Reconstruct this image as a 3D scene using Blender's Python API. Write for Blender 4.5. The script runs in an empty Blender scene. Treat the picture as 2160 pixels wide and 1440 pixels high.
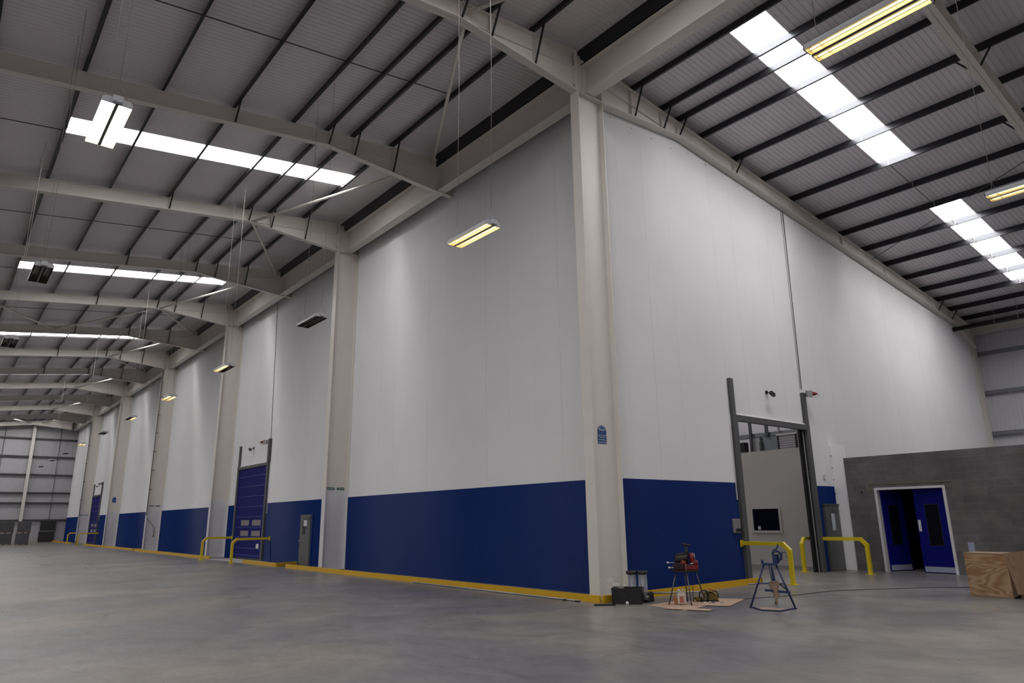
import bpy, bmesh, math, random
from mathutils import Vector, Matrix
random.seed(7)
S = bpy.context.scene
COL = S.collection

# ---------------------------------------------------------------- camera
F_PX = 1447.62
CAM = Vector((10.7185, -12.5291, 1.75))
yaw, pitch, roll = 39.7033, 14.5266, -0.8254
a = math.radians(180 - yaw); b = math.radians(pitch); r = math.radians(roll)
fwd = Vector((math.cos(a)*math.cos(b), math.sin(a)*math.cos(b), math.sin(b)))
right = fwd.cross(Vector((0, 0, 1))).normalized()
up = right.cross(fwd)
r2 = right*math.cos(r) + up*math.sin(r)
u2 = -right*math.sin(r) + up*math.cos(r)
cd = bpy.data.cameras.new('camera')
cam = bpy.data.objects.new('camera', cd); COL.objects.link(cam)
cam.matrix_world = Matrix(((r2.x, u2.x, -fwd.x, CAM.x), (r2.y, u2.y, -fwd.y, CAM.y), (r2.z, u2.z, -fwd.z, CAM.z), (0, 0, 0, 1)))
cd.sensor_width = 36; cd.lens = F_PX/2160*36; cd.clip_end = 500; cd.clip_start = .05
S.camera = cam

# ---------------------------------------------------------------- view and world
S.view_settings.view_transform = 'Standard'; S.view_settings.look = 'None'
S.view_settings.exposure = 0.0; S.view_settings.gamma = 1.0; S.view_settings.use_curve_mapping = False
W = bpy.data.worlds.new('sky'); S.world = W; W.use_nodes = True
W.node_tree.nodes['Background'].inputs[0].default_value = (.75, .85, 1, 1)
W.node_tree.nodes['Background'].inputs[1].default_value = 1.0
S.cycles.max_bounces = 7; S.cycles.diffuse_bounces = 5; S.cycles.glossy_bounces = 4
S.cycles.use_denoising = True; S.cycles.sample_clamp_indirect = 6; S.cycles.caustics_reflective = True
ROOFLIGHT = 19.0        # brightness of the daylight coming through the translucent roof sheets

# ---------------------------------------------------------------- key dimensions (metres)
PITCH = 14.1704; HP = PITCH/2; XC = -.5032; XB = -.64; DC = .944; HW = .155
RT, RY, SA, SB = 13.968, -.9714, .1203, .1019
HB = 2.679; GX = -86.4; YR = 28.3; XE = 22.5; YF = -56.0  # YF: unseen hall depth, stretched to hold the added rooflights
def ztop(y): return RT - (SA*(RY-y) if y < RY else SB*(y-RY))
def zsheet(y): return ztop(y) + .25

# ---------------------------------------------------------------- materials
def nodes(name):
    m = bpy.data.materials.new(name); m.use_nodes = True
    nt = m.node_tree; return m, nt, nt.nodes['Principled BSDF']
def mat(name, col, rough=.5, metal=0, spec=.5, noise=0, nscale=3, bump=0, bscale=60):
    m, nt, p = nodes(name)
    p.inputs['Base Color'].default_value = (*col, 1); p.inputs['Roughness'].default_value = rough
    p.inputs['Metallic'].default_value = metal; p.inputs['Specular IOR Level'].default_value = spec
    if noise:
        tc = nt.nodes.new('ShaderNodeTexCoord'); n = nt.nodes.new('ShaderNodeTexNoise')
        n.inputs['Scale'].default_value = nscale; n.inputs['Detail'].default_value = 5
        nt.links.new(tc.outputs['Object'], n.inputs['Vector'])
        mr = nt.nodes.new('ShaderNodeMapRange'); mr.inputs[3].default_value = 1-noise; mr.inputs[4].default_value = 1+noise*.6
        mx = nt.nodes.new('ShaderNodeVectorMath'); mx.operation = 'SCALE'; mx.inputs[0].default_value = col
        nt.links.new(n.outputs['Fac'], mr.inputs[0]); nt.links.new(mr.outputs[0], mx.inputs['Scale'])
        nt.links.new(mx.outputs[0], p.inputs['Base Color'])
    if bump:
        tc = nt.nodes.new('ShaderNodeTexCoord'); n = nt.nodes.new('ShaderNodeTexNoise'); n.inputs['Scale'].default_value = bscale
        bn = nt.nodes.new('ShaderNodeBump'); bn.inputs['Strength'].default_value = bump; bn.inputs['Distance'].default_value = .01
        nt.links.new(tc.outputs['Object'], n.inputs['Vector']); nt.links.new(n.outputs['Fac'], bn.inputs['Height']); nt.links.new(bn.outputs[0], p.inputs['Normal'])
    return m
def emit(name, col, s):
    m = bpy.data.materials.new(name); m.use_nodes = True; nt = m.node_tree; nt.nodes.clear()
    e = nt.nodes.new('ShaderNodeEmission'); o = nt.nodes.new('ShaderNodeOutputMaterial')
    e.inputs[0].default_value = (*col, 1); e.inputs[1].default_value = s; nt.links.new(e.outputs[0], o.inputs[0]); return m

def panel_mat(name, col, axis, rough=.40, spec=.68, seam=1.1, off=0.0, dirt=.05):
    """coated sandwich panel: upright joints every 1.1 m, brushed-looking upright micro ribs, faint tone change from panel to panel"""
    m, nt, p = nodes(name)
    L = nt.links.new
    tc = nt.nodes.new('ShaderNodeTexCoord'); sx = nt.nodes.new('ShaderNodeSeparateXYZ'); L(tc.outputs['Object'], sx.inputs[0])
    def math_(op, a_, b_=None, c_=None):
        n = nt.nodes.new('ShaderNodeMath'); n.operation = op
        for i, v in enumerate((a_, b_, c_)):
            if v is None: continue
            if isinstance(v, (int, float)): n.inputs[i].default_value = v
            else: L(v, n.inputs[i])
        return n.outputs[0]
    c = math_('ADD', sx.outputs[axis], 200*seam + off)
    q = math_('DIVIDE', c, seam); fr = math_('FRACT', q); fl = math_('FLOOR', q)
    edge = math_('MINIMUM', fr, math_('SUBTRACT', 1.0, fr))
    line = math_('LESS_THAN', edge, .005/seam)
    wn = nt.nodes.new('ShaderNodeTexWhiteNoise'); wn.noise_dimensions = '1D'; L(fl, wn.inputs['W'])
    tone = math_('MULTIPLY_ADD', wn.outputs['Value'], .02, .99)
    ns = nt.nodes.new('ShaderNodeTexNoise'); ns.inputs['Scale'].default_value = .7; ns.inputs['Detail'].default_value = 6; L(tc.outputs['Object'], ns.inputs['Vector'])
    tone = math_('MULTIPLY', tone, math_('MULTIPLY_ADD', ns.outputs['Fac'], dirt*2, 1-dirt))
    tone = math_('MULTIPLY', tone, math_('MULTIPLY_ADD', line, -.16, 1.0))
    v = nt.nodes.new('ShaderNodeVectorMath'); v.operation = 'SCALE'; v.inputs[0].default_value = col; L(tone, v.inputs['Scale'])
    L(v.outputs[0], p.inputs['Base Color'])
    p.inputs['Roughness'].default_value = rough
    p.inputs['Specular IOR Level'].default_value = spec
    # coil-coated steel rolled upright: gloss smears along the ribs
    p.inputs['Anisotropic'].default_value = 1.0
    cv = nt.nodes.new('ShaderNodeCombineXYZ'); cv.inputs[2].default_value = 1.0; L(cv.outputs[0], p.inputs['Tangent'])
    return m

M = {}
M['white_a'] = panel_mat('white_panel_long_wall', (.75, .75, .77), 0, off=.14)
M['blue_a'] = panel_mat('blue_panel_long_wall', (.002, .024, .150), 0, off=.14, spec=.3)
M['white_b'] = panel_mat('white_panel_end_wall', (.77, .77, .79), 1, off=.35)
M['blue_b'] = panel_mat('blue_panel_end_wall', (.002, .022, .148), 1, off=.35, spec=.22)
M['cream'] = mat('cream_steel_paint', (.69, .66, .615), .45, noise=.06, nscale=2)
M['offwhite'] = mat('pale_casing', (.66, .65, .68), .5, noise=.05, nscale=2)
M['purlin'] = mat('dark_grey_coated_purlin', (.044, .046, .052), .28, metal=.75)
M['sheet'] = mat('grey_roof_liner', (.71, .68, .71), .6, noise=.08, nscale=.5)
M['clad'] = mat('pale_grey_wall_cladding', (.44, .43, .46), .5, noise=.06, nscale=.6)
M['clad_rear'] = mat('white_wall_cladding', (.68, .67, .71), .5, noise=.05, nscale=.6)
M['rail'] = mat('dark_cladding_rail', (.06, .058, .06), .5)
M['rooflight'] = emit('daylit_translucent_sheet', (1.0, .972, .955), ROOFLIGHT)
M['yellow'] = mat('yellow_paint', (.62, .36, .008), .42, noise=.10, nscale=4)
M['railyellow'] = mat('bright_yellow_paint', (.66, .50, .012), .38, noise=.05, nscale=4)
M['grey_frame'] = mat('slate_grey_door_frame', (.085, .088, .092), .45, noise=.05, nscale=3)
M['doorblue'] = mat('dark_blue_curtain', (.010, .012, .125), .6, spec=.08)
M['doorblue_strip'] = mat('blue_curtain_stiffener', (.022, .025, .19), .5, spec=.15)
M['grey_door'] = mat('grey_steel_door', (.10, .102, .105), .45, noise=.05, nscale=2)
M['leafblue'] = mat('royal_blue_door_leaf', (.004, .006, .15), .5, spec=.1)
M['vision'] = mat('scratched_vision_panel', (.22, .20, .20), .35, noise=.3, nscale=14)
M['dark_glass'] = mat('dark_glass', (.006, .006, .008), .08)
M['steel'] = mat('brushed_steel', (.5, .5, .52), .3, metal=.9)
M['galv'] = mat('galvanised_steel', (.36, .36, .37), .45, metal=.6, noise=.1, nscale=5)
M['black'] = mat('black_plastic', (.012, .012, .013), .4)
M['blackmetal'] = mat('black_metal', (.02, .02, .022), .45, metal=.3)
M['wire'] = mat('pale_cable', (.30, .29, .28), .6)
M['housing'] = mat('pale_grey_lamp_housing', (.45, .47, .50), .35)
M['gold'] = mat('gold_reflector', (.93, .83, .55), .3, metal=1.0)
M['unlitrefl'] = mat('unlit_reflector', (.10, .085, .07), .35, metal=.4)  # darker copy of the gold reflector; switched-off look put into the colour
M['lamp_on'] = emit('lit_lamp_tube', (1.0, .86, .58), 1.9)
M['lamp_hot'] = emit('brightly_lit_lamp_tube', (1.0, .93, .72), 30.0)
M['lamp_off'] = mat('unlit_lamp_tube', (.16, .15, .14), .2)
M['concrete_white'] = mat('painted_plinth', (.42, .40, .39), .6, noise=.08)
M['white'] = mat('white_gloss_paint', (.62, .60, .62), .35, noise=.03)
M['whitepaper'] = mat('white_paper', (.62, .62, .62), .6)
M['signblue'] = mat('sign_blue', (.012, .06, .21), .4)
M['signgreen'] = mat('sign_green', (.012, .10, .045), .4)
M['signwhite'] = mat('sign_white', (.55, .62, .66), .4)
M['red'] = mat('red_machine_paint', (.17, .012, .010), .5, noise=.5, nscale=12)
M['redlamp'] = mat('red_beacon', (.20, .02, .02), .3)
M['darkbrown'] = mat('oily_dark_metal', (.022, .017, .016), .5, metal=.3, noise=.5, nscale=20)
M['legsteel'] = mat('worn_leg_tube', (.13, .12, .12), .35, metal=.7)
M['toolblue'] = mat('dark_blue_tool_paint', (.014, .03, .10), .4, noise=.2, nscale=9)
M['rag'] = mat('tan_canvas', (.30, .22, .165), .9, noise=.4, nscale=14)
M['card'] = mat('brown_cardboard', (.42, .29, .215), .8, noise=.08, nscale=5)
M['orange'] = mat('orange_plastic', (.45, .16, .04), .5)
M['jerry'] = mat('translucent_white_plastic', (.55, .50, .42), .35)
M['redlabel'] = mat('pale_red_label', (.45, .14, .11), .5)
M['yellowdark'] = mat('olive_yellow_hose', (.16, .115, .01), .45, noise=.3, nscale=12)
M['inner'] = mat('beige_partition_paint', (.60, .57, .54), .6, noise=.02)
M['duct'] = mat('grey_duct', (.24, .26, .28), .4, metal=.2)
M['duct_light'] = mat('light_grey_unit', (.42, .43, .43), .45)
M['stillage'] = mat('dark_wrapped_stack', (.07, .07, .078), .5, noise=.4, nscale=5)
M['dark_fill'] = mat('near_black_fill', (.03, .03, .03), .9)  # near-black stands in for the block room's shade; also colours the gable door
M['alum'] = mat('kick_plate_aluminium', (.38, .42, .55), .4, metal=.3)

def clear_plastic():
    m, nt, p = nodes('clear_plastic'); p.inputs['Base Color'].default_value = (.75, .78, .8, 1)
    p.inputs['Roughness'].default_value = .12; p.inputs['Alpha'].default_value = .33; return m
M['clear'] = clear_plastic()

def floor_mat():
    m, nt, p = nodes('power_floated_concrete'); L = nt.links.new
    tc = nt.nodes.new('ShaderNodeTexCoord')
    def noise(scale, detail, stretch=(1, 1, 1), rot=0.0, dist=0):
        mp = nt.nodes.new('ShaderNodeMapping'); mp.inputs['Scale'].default_value = stretch; mp.inputs['Rotation'].default_value = (0, 0, rot)
        n = nt.nodes.new('ShaderNodeTexNoise'); n.inputs['Scale'].default_value = scale; n.inputs['Detail'].default_value = detail
        n.inputs['Distortion'].default_value = dist; n.inputs['Roughness'].default_value = .6
        L(tc.outputs['Object'], mp.inputs[0]); L(mp.outputs[0], n.inputs['Vector']); return n.outputs['Fac']
    def ramp(src, lo, hi, a_, b_):
        n = nt.nodes.new('ShaderNodeMapRange'); n.inputs[1].default_value = lo; n.inputs[2].default_value = hi
        n.inputs[3].default_value = a_; n.inputs[4].default_value = b_; L(src, n.inputs[0]); return n.outputs[0]
    big = ramp(noise(.22, 3, dist=.6), .42, .62, 0, 1)
    cr = nt.nodes.new('ShaderNodeMix'); cr.data_type = 'RGBA'; L(big, cr.inputs['Factor'])
    cr.inputs['A'].default_value = (.150, .146, .156, 1); cr.inputs['B'].default_value = (.215, .200, .180, 1)
    def mul(src, tone):
        v = nt.nodes.new('ShaderNodeVectorMath'); v.operation = 'SCALE'; L(src, v.inputs[0]); L(tone, v.inputs['Scale']); return v.outputs[0]
    c = mul(cr.outputs['Result'], ramp(noise(1.1, 8, (1, 1, 1), .5, 1.2), .3, .7, .79, 1.17))
    c = mul(c, ramp(noise(5, 8, (1, 3.2, 1), .7, .5), .3, .7, .86, 1.14))
    c = mul(c, ramp(noise(.9, 4, (.5, 2.4, 1), 2.3, 1.5), .58, .70, 1.0, .83))
    L(c, p.inputs['Base Color'])
    L(ramp(noise(.5, 5, dist=.5), .3, .7, .26, .42), p.inputs['Roughness'])
    p.inputs['Specular IOR Level'].default_value = .5
    bn = nt.nodes.new('ShaderNodeBump'); bn.inputs['Strength'].default_value = .02; bn.inputs['Distance'].default_value = .01
    L(noise(9, 4), bn.inputs['Height']); L(bn.outputs[0], p.inputs['Normal'])
    return m
M['floor'] = floor_mat()

def block_mat():
    m, nt, p = nodes('grey_concrete_blockwork'); L = nt.links.new
    tc = nt.nodes.new('ShaderNodeTexCoord'); sx = nt.nodes.new('ShaderNodeSeparateXYZ'); L(tc.outputs['Object'], sx.inputs[0])
    cb = nt.nodes.new('ShaderNodeCombineXYZ'); L(sx.outputs[0], cb.inputs[0]); L(sx.outputs[2], cb.inputs[1])
    br = nt.nodes.new('ShaderNodeTexBrick'); L(cb.outputs[0], br.inputs['Vector'])
    br.inputs['Scale'].default_value = 1; br.inputs['Brick Width'].default_value = .45; br.inputs['Row Height'].default_value = .225
    br.inputs['Mortar Size'].default_value = .006; br.inputs['Mortar Smooth'].default_value = .3; br.inputs['Bias'].default_value = 0
    br.inputs['Color1'].default_value = (.112, .105, .111, 1); br.inputs['Color2'].default_value = (.138, .130, .133, 1); br.inputs['Mortar'].default_value = (.155, .147, .142, 1)
    n = nt.nodes.new('ShaderNodeTexNoise'); n.inputs['Scale'].default_value = 1.6; n.inputs['Detail'].default_value = 7; L(tc.outputs['Object'], n.inputs['Vector'])
    mr = nt.nodes.new('ShaderNodeMapRange'); mr.inputs[1].default_value = .3; mr.inputs[2].default_value = .7; mr.inputs[3].default_value = .72; mr.inputs[4].default_value = 1.25; L(n.outputs['Fac'], mr.inputs[0])
    v = nt.nodes.new('ShaderNodeVectorMath'); v.operation = 'SCALE'; L(br.outputs['Color'], v.inputs[0]); L(mr.outputs[0], v.inputs['Scale']); L(v.outputs[0], p.inputs['Base Color'])
    p.inputs['Roughness'].default_value = .9
    bn = nt.nodes.new('ShaderNodeBump'); bn.inputs['Strength'].default_value = .4; bn.inputs['Distance'].default_value = .006; bn.invert = True
    L(br.outputs['Fac'], bn.inputs['Height']); L(bn.outputs[0], p.inputs['Normal'])
    return m
M['block'] = block_mat()

def ply_mat(name, light, dark, scale=.45, axis=0):
    m, nt, p = nodes(name); L = nt.links.new
    tc = nt.nodes.new('ShaderNodeTexCoord'); mp = nt.nodes.new('ShaderNodeMapping'); L(tc.outputs['Object'], mp.inputs[0])
    mp.inputs['Scale'].default_value = (scale*.9, scale, scale*3.2) if axis == 0 else (scale*4, scale, scale*.5)
    n = nt.nodes.new('ShaderNodeTexNoise'); n.inputs['Scale'].default_value = 1.6; n.inputs['Detail'].default_value = 2; n.inputs['Distortion'].default_value = .8; L(mp.outputs[0], n.inputs['Vector'])
    k = nt.nodes.new('ShaderNodeMath'); k.operation = 'MULTIPLY'; k.inputs[1].default_value = 11; L(n.outputs['Fac'], k.inputs[0])
    f = nt.nodes.new('ShaderNodeMath'); f.operation = 'PINGPONG'; f.inputs[1].default_value = .5; L(k.outputs[0], f.inputs[0])
    cr = nt.nodes.new('ShaderNodeMapRange'); cr.inputs[1].default_value = .08; cr.inputs[2].default_value = .42; L(f.outputs[0], cr.inputs[0])
    mx = nt.nodes.new('ShaderNodeMix'); mx.data_type = 'RGBA'; L(cr.outputs[0], mx.inputs['Factor']); mx.inputs['A'].default_value = (*light, 1); mx.inputs['B'].default_value = (*dark, 1)
    L(mx.outputs['Result'], p.inputs['Base Color']); p.inputs['Roughness'].default_value = .65
    return m
M['ply'] = ply_mat('plywood_face', (.42, .28, .16), (.29, .15, .065))
M['board'] = ply_mat('pine_board', (.30, .20, .125), (.235, .145, .085), 1.0, 1)

# ---------------------------------------------------------------- mesh builder
class MB:
    def __init__(s): s.v = []; s.f = []; s.m = []; s.cur = 0; s.smooth = []
    def face(s, idx, smooth=False): s.f.append(idx); s.m.append(s.cur); s.smooth.append(smooth)
    def quad(s, *p, smooth=False):
        i = len(s.v); s.v += [tuple(q) for q in p]; s.face(tuple(range(i, i+len(p))), smooth); return s
    def box(s, x0, x1, y0, y1, z0, z1, mtx=None):
        i = len(s.v); P = [(x, y, z) for x in (x0, x1) for y in (y0, y1) for z in (z0, z1)]
        if mtx is not None: P = [tuple(mtx @ Vector(q)) for q in P]
        s.v += P
        for f in ((0, 1, 3, 2), (4, 6, 7, 5), (0, 4, 5, 1), (2, 3, 7, 6), (0, 2, 6, 4), (1, 5, 7, 3)): s.face(tuple(i+k for k in f))
        return s
    def prism(s, pts, n, d):
        """extrude closed polygon pts (3d) by vector n*d"""
        i = len(s.v); n = Vector(n)*d; k = len(pts)
        s.v += [tuple(p) for p in pts] + [tuple(Vector(p)+n) for p in pts]
        s.face(tuple(range(i+k-1, i-1, -1))); s.face(tuple(range(i+k, i+2*k)))
        for j in range(k): s.face((i+j, i+(j+1) % k, i+k+(j+1) % k, i+k+j))
        return s
    def bar(s, p0, p1, w, h, upv=(0, 0, 1)):
        p0, p1 = Vector(p0), Vector(p1); d = (p1-p0); L = d.length; d.normalize(); u = Vector(upv)
        if abs(d.dot(u)) > .99: u = Vector((1, 0, 0))
        r_ = d.cross(u).normalized(); u = r_.cross(d)
        m = Matrix(((d.x, r_.x, u.x, p0.x), (d.y, r_.y, u.y, p0.y), (d.z, r_.z, u.z, p0.z), (0, 0, 0, 1)))
        return s.box(0, L, -w/2, w/2, -h/2, h/2, m)
    def tube(s, pts, rad, n=10, closed=False, cap=True):
        pts = [Vector(p) for p in pts]; k = len(pts); rr = rad if isinstance(rad, (list, tuple)) else [rad]*k
        base = len(s.v); prev = None
        for j, p in enumerate(pts):
            if closed: d = pts[(j+1) % k] - pts[j-1]
            else: d = pts[min(j+1, k-1)] - pts[max(j-1, 0)]
            d.normalize()
            if prev is None:
                u = Vector((0, 0, 1)) if abs(d.z) < .9 else Vector((1, 0, 0))
            else: u = prev
            r_ = d.cross(u); r_.normalize(); u = r_.cross(d); prev = u
            for q in range(n):
                t = 2*math.pi*q/n; s.v.append(tuple(p + (r_*math.cos(t)+u*math.sin(t))*rr[j]))
        for j in range(k if closed else k-1):
            for q in range(n):
                a_, b_ = base+j*n, base+((j+1) % k)*n
                s.face((a_+q, a_+(q+1) % n, b_+(q+1) % n, b_+q), True)
        if cap and not closed:
            s.face(tuple(base+q for q in range(n-1, -1, -1))); s.face(tuple(base+(k-1)*n+q for q in range(n)))
        return s
    def cyl(s, p0, p1, rad, n=16): return s.tube([p0, p1], rad, n)
    def lathe(s, c, prof, n=20):
        """prof: list of (r, z) from the bottom up around upright axis through c"""
        i = len(s.v); k = len(prof)
        for (rr, z) in prof:
            for q in range(n):
                t = 2*math.pi*q/n; s.v.append((c[0]+rr*math.cos(t), c[1]+rr*math.sin(t), c[2]+z))
        for j in range(k-1):
            for q in range(n): s.face((i+j*n+q, i+j*n+(q+1) % n, i+(j+1)*n+(q+1) % n, i+(j+1)*n+q), True)
        s.face(tuple(i+q for q in range(n-1, -1, -1))); s.face(tuple(i+(k-1)*n+q for q in range(n)))
        return s
    def build(s, name, mats, parent=None, bevel=0, loc=None):
        me = bpy.data.meshes.new(name)
        off = Vector(loc) if loc is not None else Vector((0, 0, 0))
        if parent is not None and loc is None: off = Vector(parent.get('_w', (0, 0, 0)))
        me.from_pydata([tuple(Vector(q)-off) for q in s.v], [], s.f); me.update()
        if not isinstance(mats, (list, tuple)): mats = [mats]
        for m in mats: me.materials.append(M[m] if isinstance(m, str) else m)
        for pl, mi, sm in zip(me.polygons, s.m, s.smooth): pl.material_index = mi; pl.use_smooth = sm
        o = bpy.data.objects.new(name, me); COL.objects.link(o)
        if parent is not None:
            o.parent = parent; o['_w'] = tuple(off)
            if loc is not None: o.location = off - Vector(parent.get('_w', (0, 0, 0)))
            else: o.location = (0, 0, 0)
        else: o.location = off; o['_w'] = tuple(off)
        if bevel:
            bv = o.modifiers.new('bevel', 'BEVEL'); bv.width = bevel; bv.segments = 2; bv.limit_method = 'ANGLE'
        return o
def thing(name, loc, label, cat, group=None):
    o = bpy.data.objects.new(name, None); COL.objects.link(o); o.location = loc; o['_w'] = tuple(loc)
    o.empty_display_size = .2
    return tag(o, label, cat, group)
def tag(o, label, cat, group=None, kind=None):
    o['label'] = label; o['category'] = cat
    if group: o['group'] = group
    if kind: o['kind'] = kind
    return o
def struct(o, label=None):
    o['kind'] = 'structure'
    if label: o['label'] = label
    return o
ORD = ['first', 'second', 'third', 'fourth', 'fifth', 'sixth', 'seventh', 'eighth', 'ninth', 'tenth', 'eleventh', 'twelfth', 'thirteenth', 'fourteenth', 'fifteenth', 'sixteenth', 'seventeenth', 'eighteenth', 'nineteenth', 'twentieth']
ORD += ['twenty-' + q for q in ORD[:9]] + ['thirtieth'] + ['thirty-' + q for q in ORD[:9]]

# ================================================================= SETTING
struct(MB().box(GX-.3, XE+.3, YF-.3, YR+.3, -.2, 0).build('floor', 'floor'), 'smooth grey concrete floor with worn patches')

# rooflight openings: (x0, x1, y0, y1)
RLW = 1.02
rl = []
for k in range(-1, 7):
    xm = 3.14 - PITCH*(k+0) if k >= 0 else 3.14 + PITCH
    rl.append((xm-RLW/2, xm+RLW/2, -11.1, -2.35)); rl.append((xm-RLW/2, xm+RLW/2, -24.2, -14.9)); rl.append((xm-RLW/2, xm+RLW/2, -37.5, -28.5)); rl.append((xm-RLW/2, xm+RLW/2, -50.5, -41.5))  # last two strips lie out of view, added for low-angle wall streaks
for xm in (3.14, 3.14+PITCH, 3.14-PITCH):
    rl.append((xm-RLW/2, xm+RLW/2, 1.6, 10.3)); rl.append((xm-RLW/2, xm+RLW/2, 14.0, 23.2))
def ribprof(x0, x1, pitch, w=.030, d=.013):
    """profile points (x, raise) of a trapezoid sheet"""
    n0 = math.ceil(x0/pitch); n1 = math.floor(x1/pitch); P = [(x0, 0)]
    for n in range(n0, n1+1):
        c = n*pitch
        if c-w/2 <= x0+1e-4 or c+w/2 >= x1-1e-4: continue
        P += [(c-w/2, 0), (c-w/4, d), (c+w/4, d), (c+w/2, 0)]
    return P+[(x1, 0)]
def sheetstrip(mb, x0, x1, y0, y1, pitch=.15):
    P = ribprof(x0, x1, pitch); i = len(mb.v)
    for (x, d) in P: mb.v += [(x, y0, zsheet(y0)+d), (x, y1, zsheet(y1)+d)]
    for j in range(len(P)-1): mb.face((i+2*j, i+2*j+1, i+2*j+3, i+2*j+2))
def roofzone(mb, y0, y1, gaps):
    x = GX-.3
    for (g0, g1) in sorted(gaps):
        sheetstrip(mb, x, g0, y0, y1); x = g1
    sheetstrip(mb, x, XE+.3, y0, y1)
mb = MB()
ys = sorted({YF-.3, -50.5, -41.5, -37.5, -28.5, -24.2, -14.9, -11.1, -2.35, RY, 1.6, 10.3, 14.0, 23.2, YR+.3})
for y0, y1 in zip(ys[:-1], ys[1:]):
    ym = (y0+y1)/2
    roofzone(mb, y0, y1, [(g[0], g[1]) for g in rl if g[2] < ym < g[3]])
struct(mb.build('ceiling', 'sheet'), 'grey ribbed roof lining sheets')
# glowing rooflight panes; deepest two rows unseen, added to lengthen wall streaks
for i, g in enumerate(rl):
    mb = MB(); P = ribprof(g[0], g[1], .15); j0 = 0
    for (x, d) in P: mb.v += [(x, g[2], zsheet(g[2])+d+.01), (x, g[3], zsheet(g[3])+d+.01)]
    for j in range(len(P)-1): mb.face((2*j, 2*j+1, 2*j+3, 2*j+2))
    struct(mb.build('window_%d' % (i+1), 'rooflight'), 'long translucent rooflight strip glowing with daylight')

def ribsheet(mb, axis, pos, s, u0, u1, z0, zf, pitch=.03, d=.0097):
    """finely ribbed panel face at pos; grooves sink by d in direction s"""
    n = int(round((u1-u0)/pitch)); pitch = (u1-u0)/n; P = []
    for k in range(n):
        a_ = u0+k*pitch; P += [(a_, 0), (a_+pitch*.5, d)]
    P.append((u1, 0)); i = len(mb.v)
    for (u, dd) in P:
        q = pos+s*dd
        for z in (z0, zf(u)): mb.v.append((u, q, z) if axis == 0 else (q, u, z))
    for j in range(len(P)-1): mb.face((i+2*j, i+2*j+1, i+2*j+3, i+2*j+2) if axis == 1 else (i+2*j, i+2*j+2, i+2*j+3, i+2*j+1))
# --- long wall (runs away to the left)
def zwall(y): return zsheet(y)+.02
mb = MB(); mb.cur = 0
mb.box(GX, XB, .010, .16, HB, zwall(.16))
ribsheet(mb, 0, 0, 1, GX, XB, HB, lambda u: zwall(.1))
mb.cur = 1; mb.box(GX, XB-.16, .010, .16, 0, HB)
ribsheet(mb, 0, 0, 1, GX, XB-.16, 0, lambda u: HB)
struct(mb.build('wall_left', ['white_a', 'blue_a']), 'white panelled long wall with blue lower band')
# --- end wall beside the corner column, with the tall doorway
DY0, DY1, DZ = 5.36, 9.45, 4.50
mb = MB()
def slab(y0, y1, z0, z1=None, x0=XB-.16, x1=XB-.010):
    if z1 is None:
        mb.prism([(x0, y0, z0), (x0, y1, z0), (x0, y1, zwall(y1)), (x0, y0, zwall(y0))], (1, 0, 0), x1-x0)
    else: mb.box(x0, x1, y0, y1, z0, z1)
    ribsheet(mb, 1, XB, -1, y0, y1, z0, (lambda u: zwall(u)) if z1 is None else (lambda u: z1))
mb.cur = 0; slab(.0, DY0, HB); slab(DY0, DY1, DZ); slab(DY1, YR, HB)
slab(11.0, YR, 0, HB)
mb.cur = 1; slab(.0, DY0, 0, HB); slab(DY1, 11.0, 0, HB)
struct(mb.build('wall_right', ['white_b', 'blue_b']), 'white panelled end wall with blue lower band and tall doorway')
struct(MB().box(XB, XB+.46, 10.99, 11.12, 0, 4.04).build('trim_1', mat('bright_white_casing', (.84, .84, .86), .5)), 'white boxed panel end beside the block wall')
mb = MB(); 
for z in (.1, .9, 1.7, 2.45, 2.9, 3.3, 3.7): mb.cyl((XB+.02, 10.965, z), (XB+.02, 10.99, z), .014, 8)
struct(mb.build('trim_2', 'grey_frame'))
# slim capping along the top of the end wall panels
mb = MB()
ZT0 = 12.745
yy = [.6+i*.9 for i in range(29)]
for y in yy:
    mb.box(XB, XB+.02, y-.010, y+.010, ztop(y)-.66 if y > 3.4 else ZT0-.10, ztop(y)-.635 if y > 3.4 else ZT0-.075)
struct(mb.build('trim_3', 'galv'), 'row of small fixings under the end rafter')

# --- outer walls
def cladwall(name, axis, pos, u0, u1, zf, label, pitch=.2, flip=1, mt='clad'):
    mb = MB(); P = ribprof(u0, u1, pitch, .05, .014)
    i = 0
    for (u, d) in P:
        q = pos + flip*d
        for z in (0, zf(u)): mb.v.append((q, u, z) if axis == 0 else (u, q, z))
    for j in range(len(P)-1): mb.face((2*j, 2*j+1, 2*j+3, 2*j+2))
    return struct(mb.build(name, mt), label)
cladwall('wall_far', 0, GX-.02, YF, .2, lambda u: zsheet(u)+.03, 'far gable wall of pale ribbed cladding', flip=-1)
cladwall('wall_rear', 1, YR, GX, XE, lambda u: zsheet(YR)+.03, 'rear wall of pale ribbed cladding', mt='clad_rear')
struct(MB().box(XE, XE+.1, YF, YR, 0, 14.3).build('wall_east', 'clad'), 'pale end wall behind the camera')
struct(MB().box(GX, XE, YF-.1, YF, 0, 14.3).build('wall_front', 'clad'), 'pale long wall behind the camera')
struct(MB().box(GX, GX+.16, .16, YR, 0, 14.0).build('wall_inner_end', 'clad'))

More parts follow.
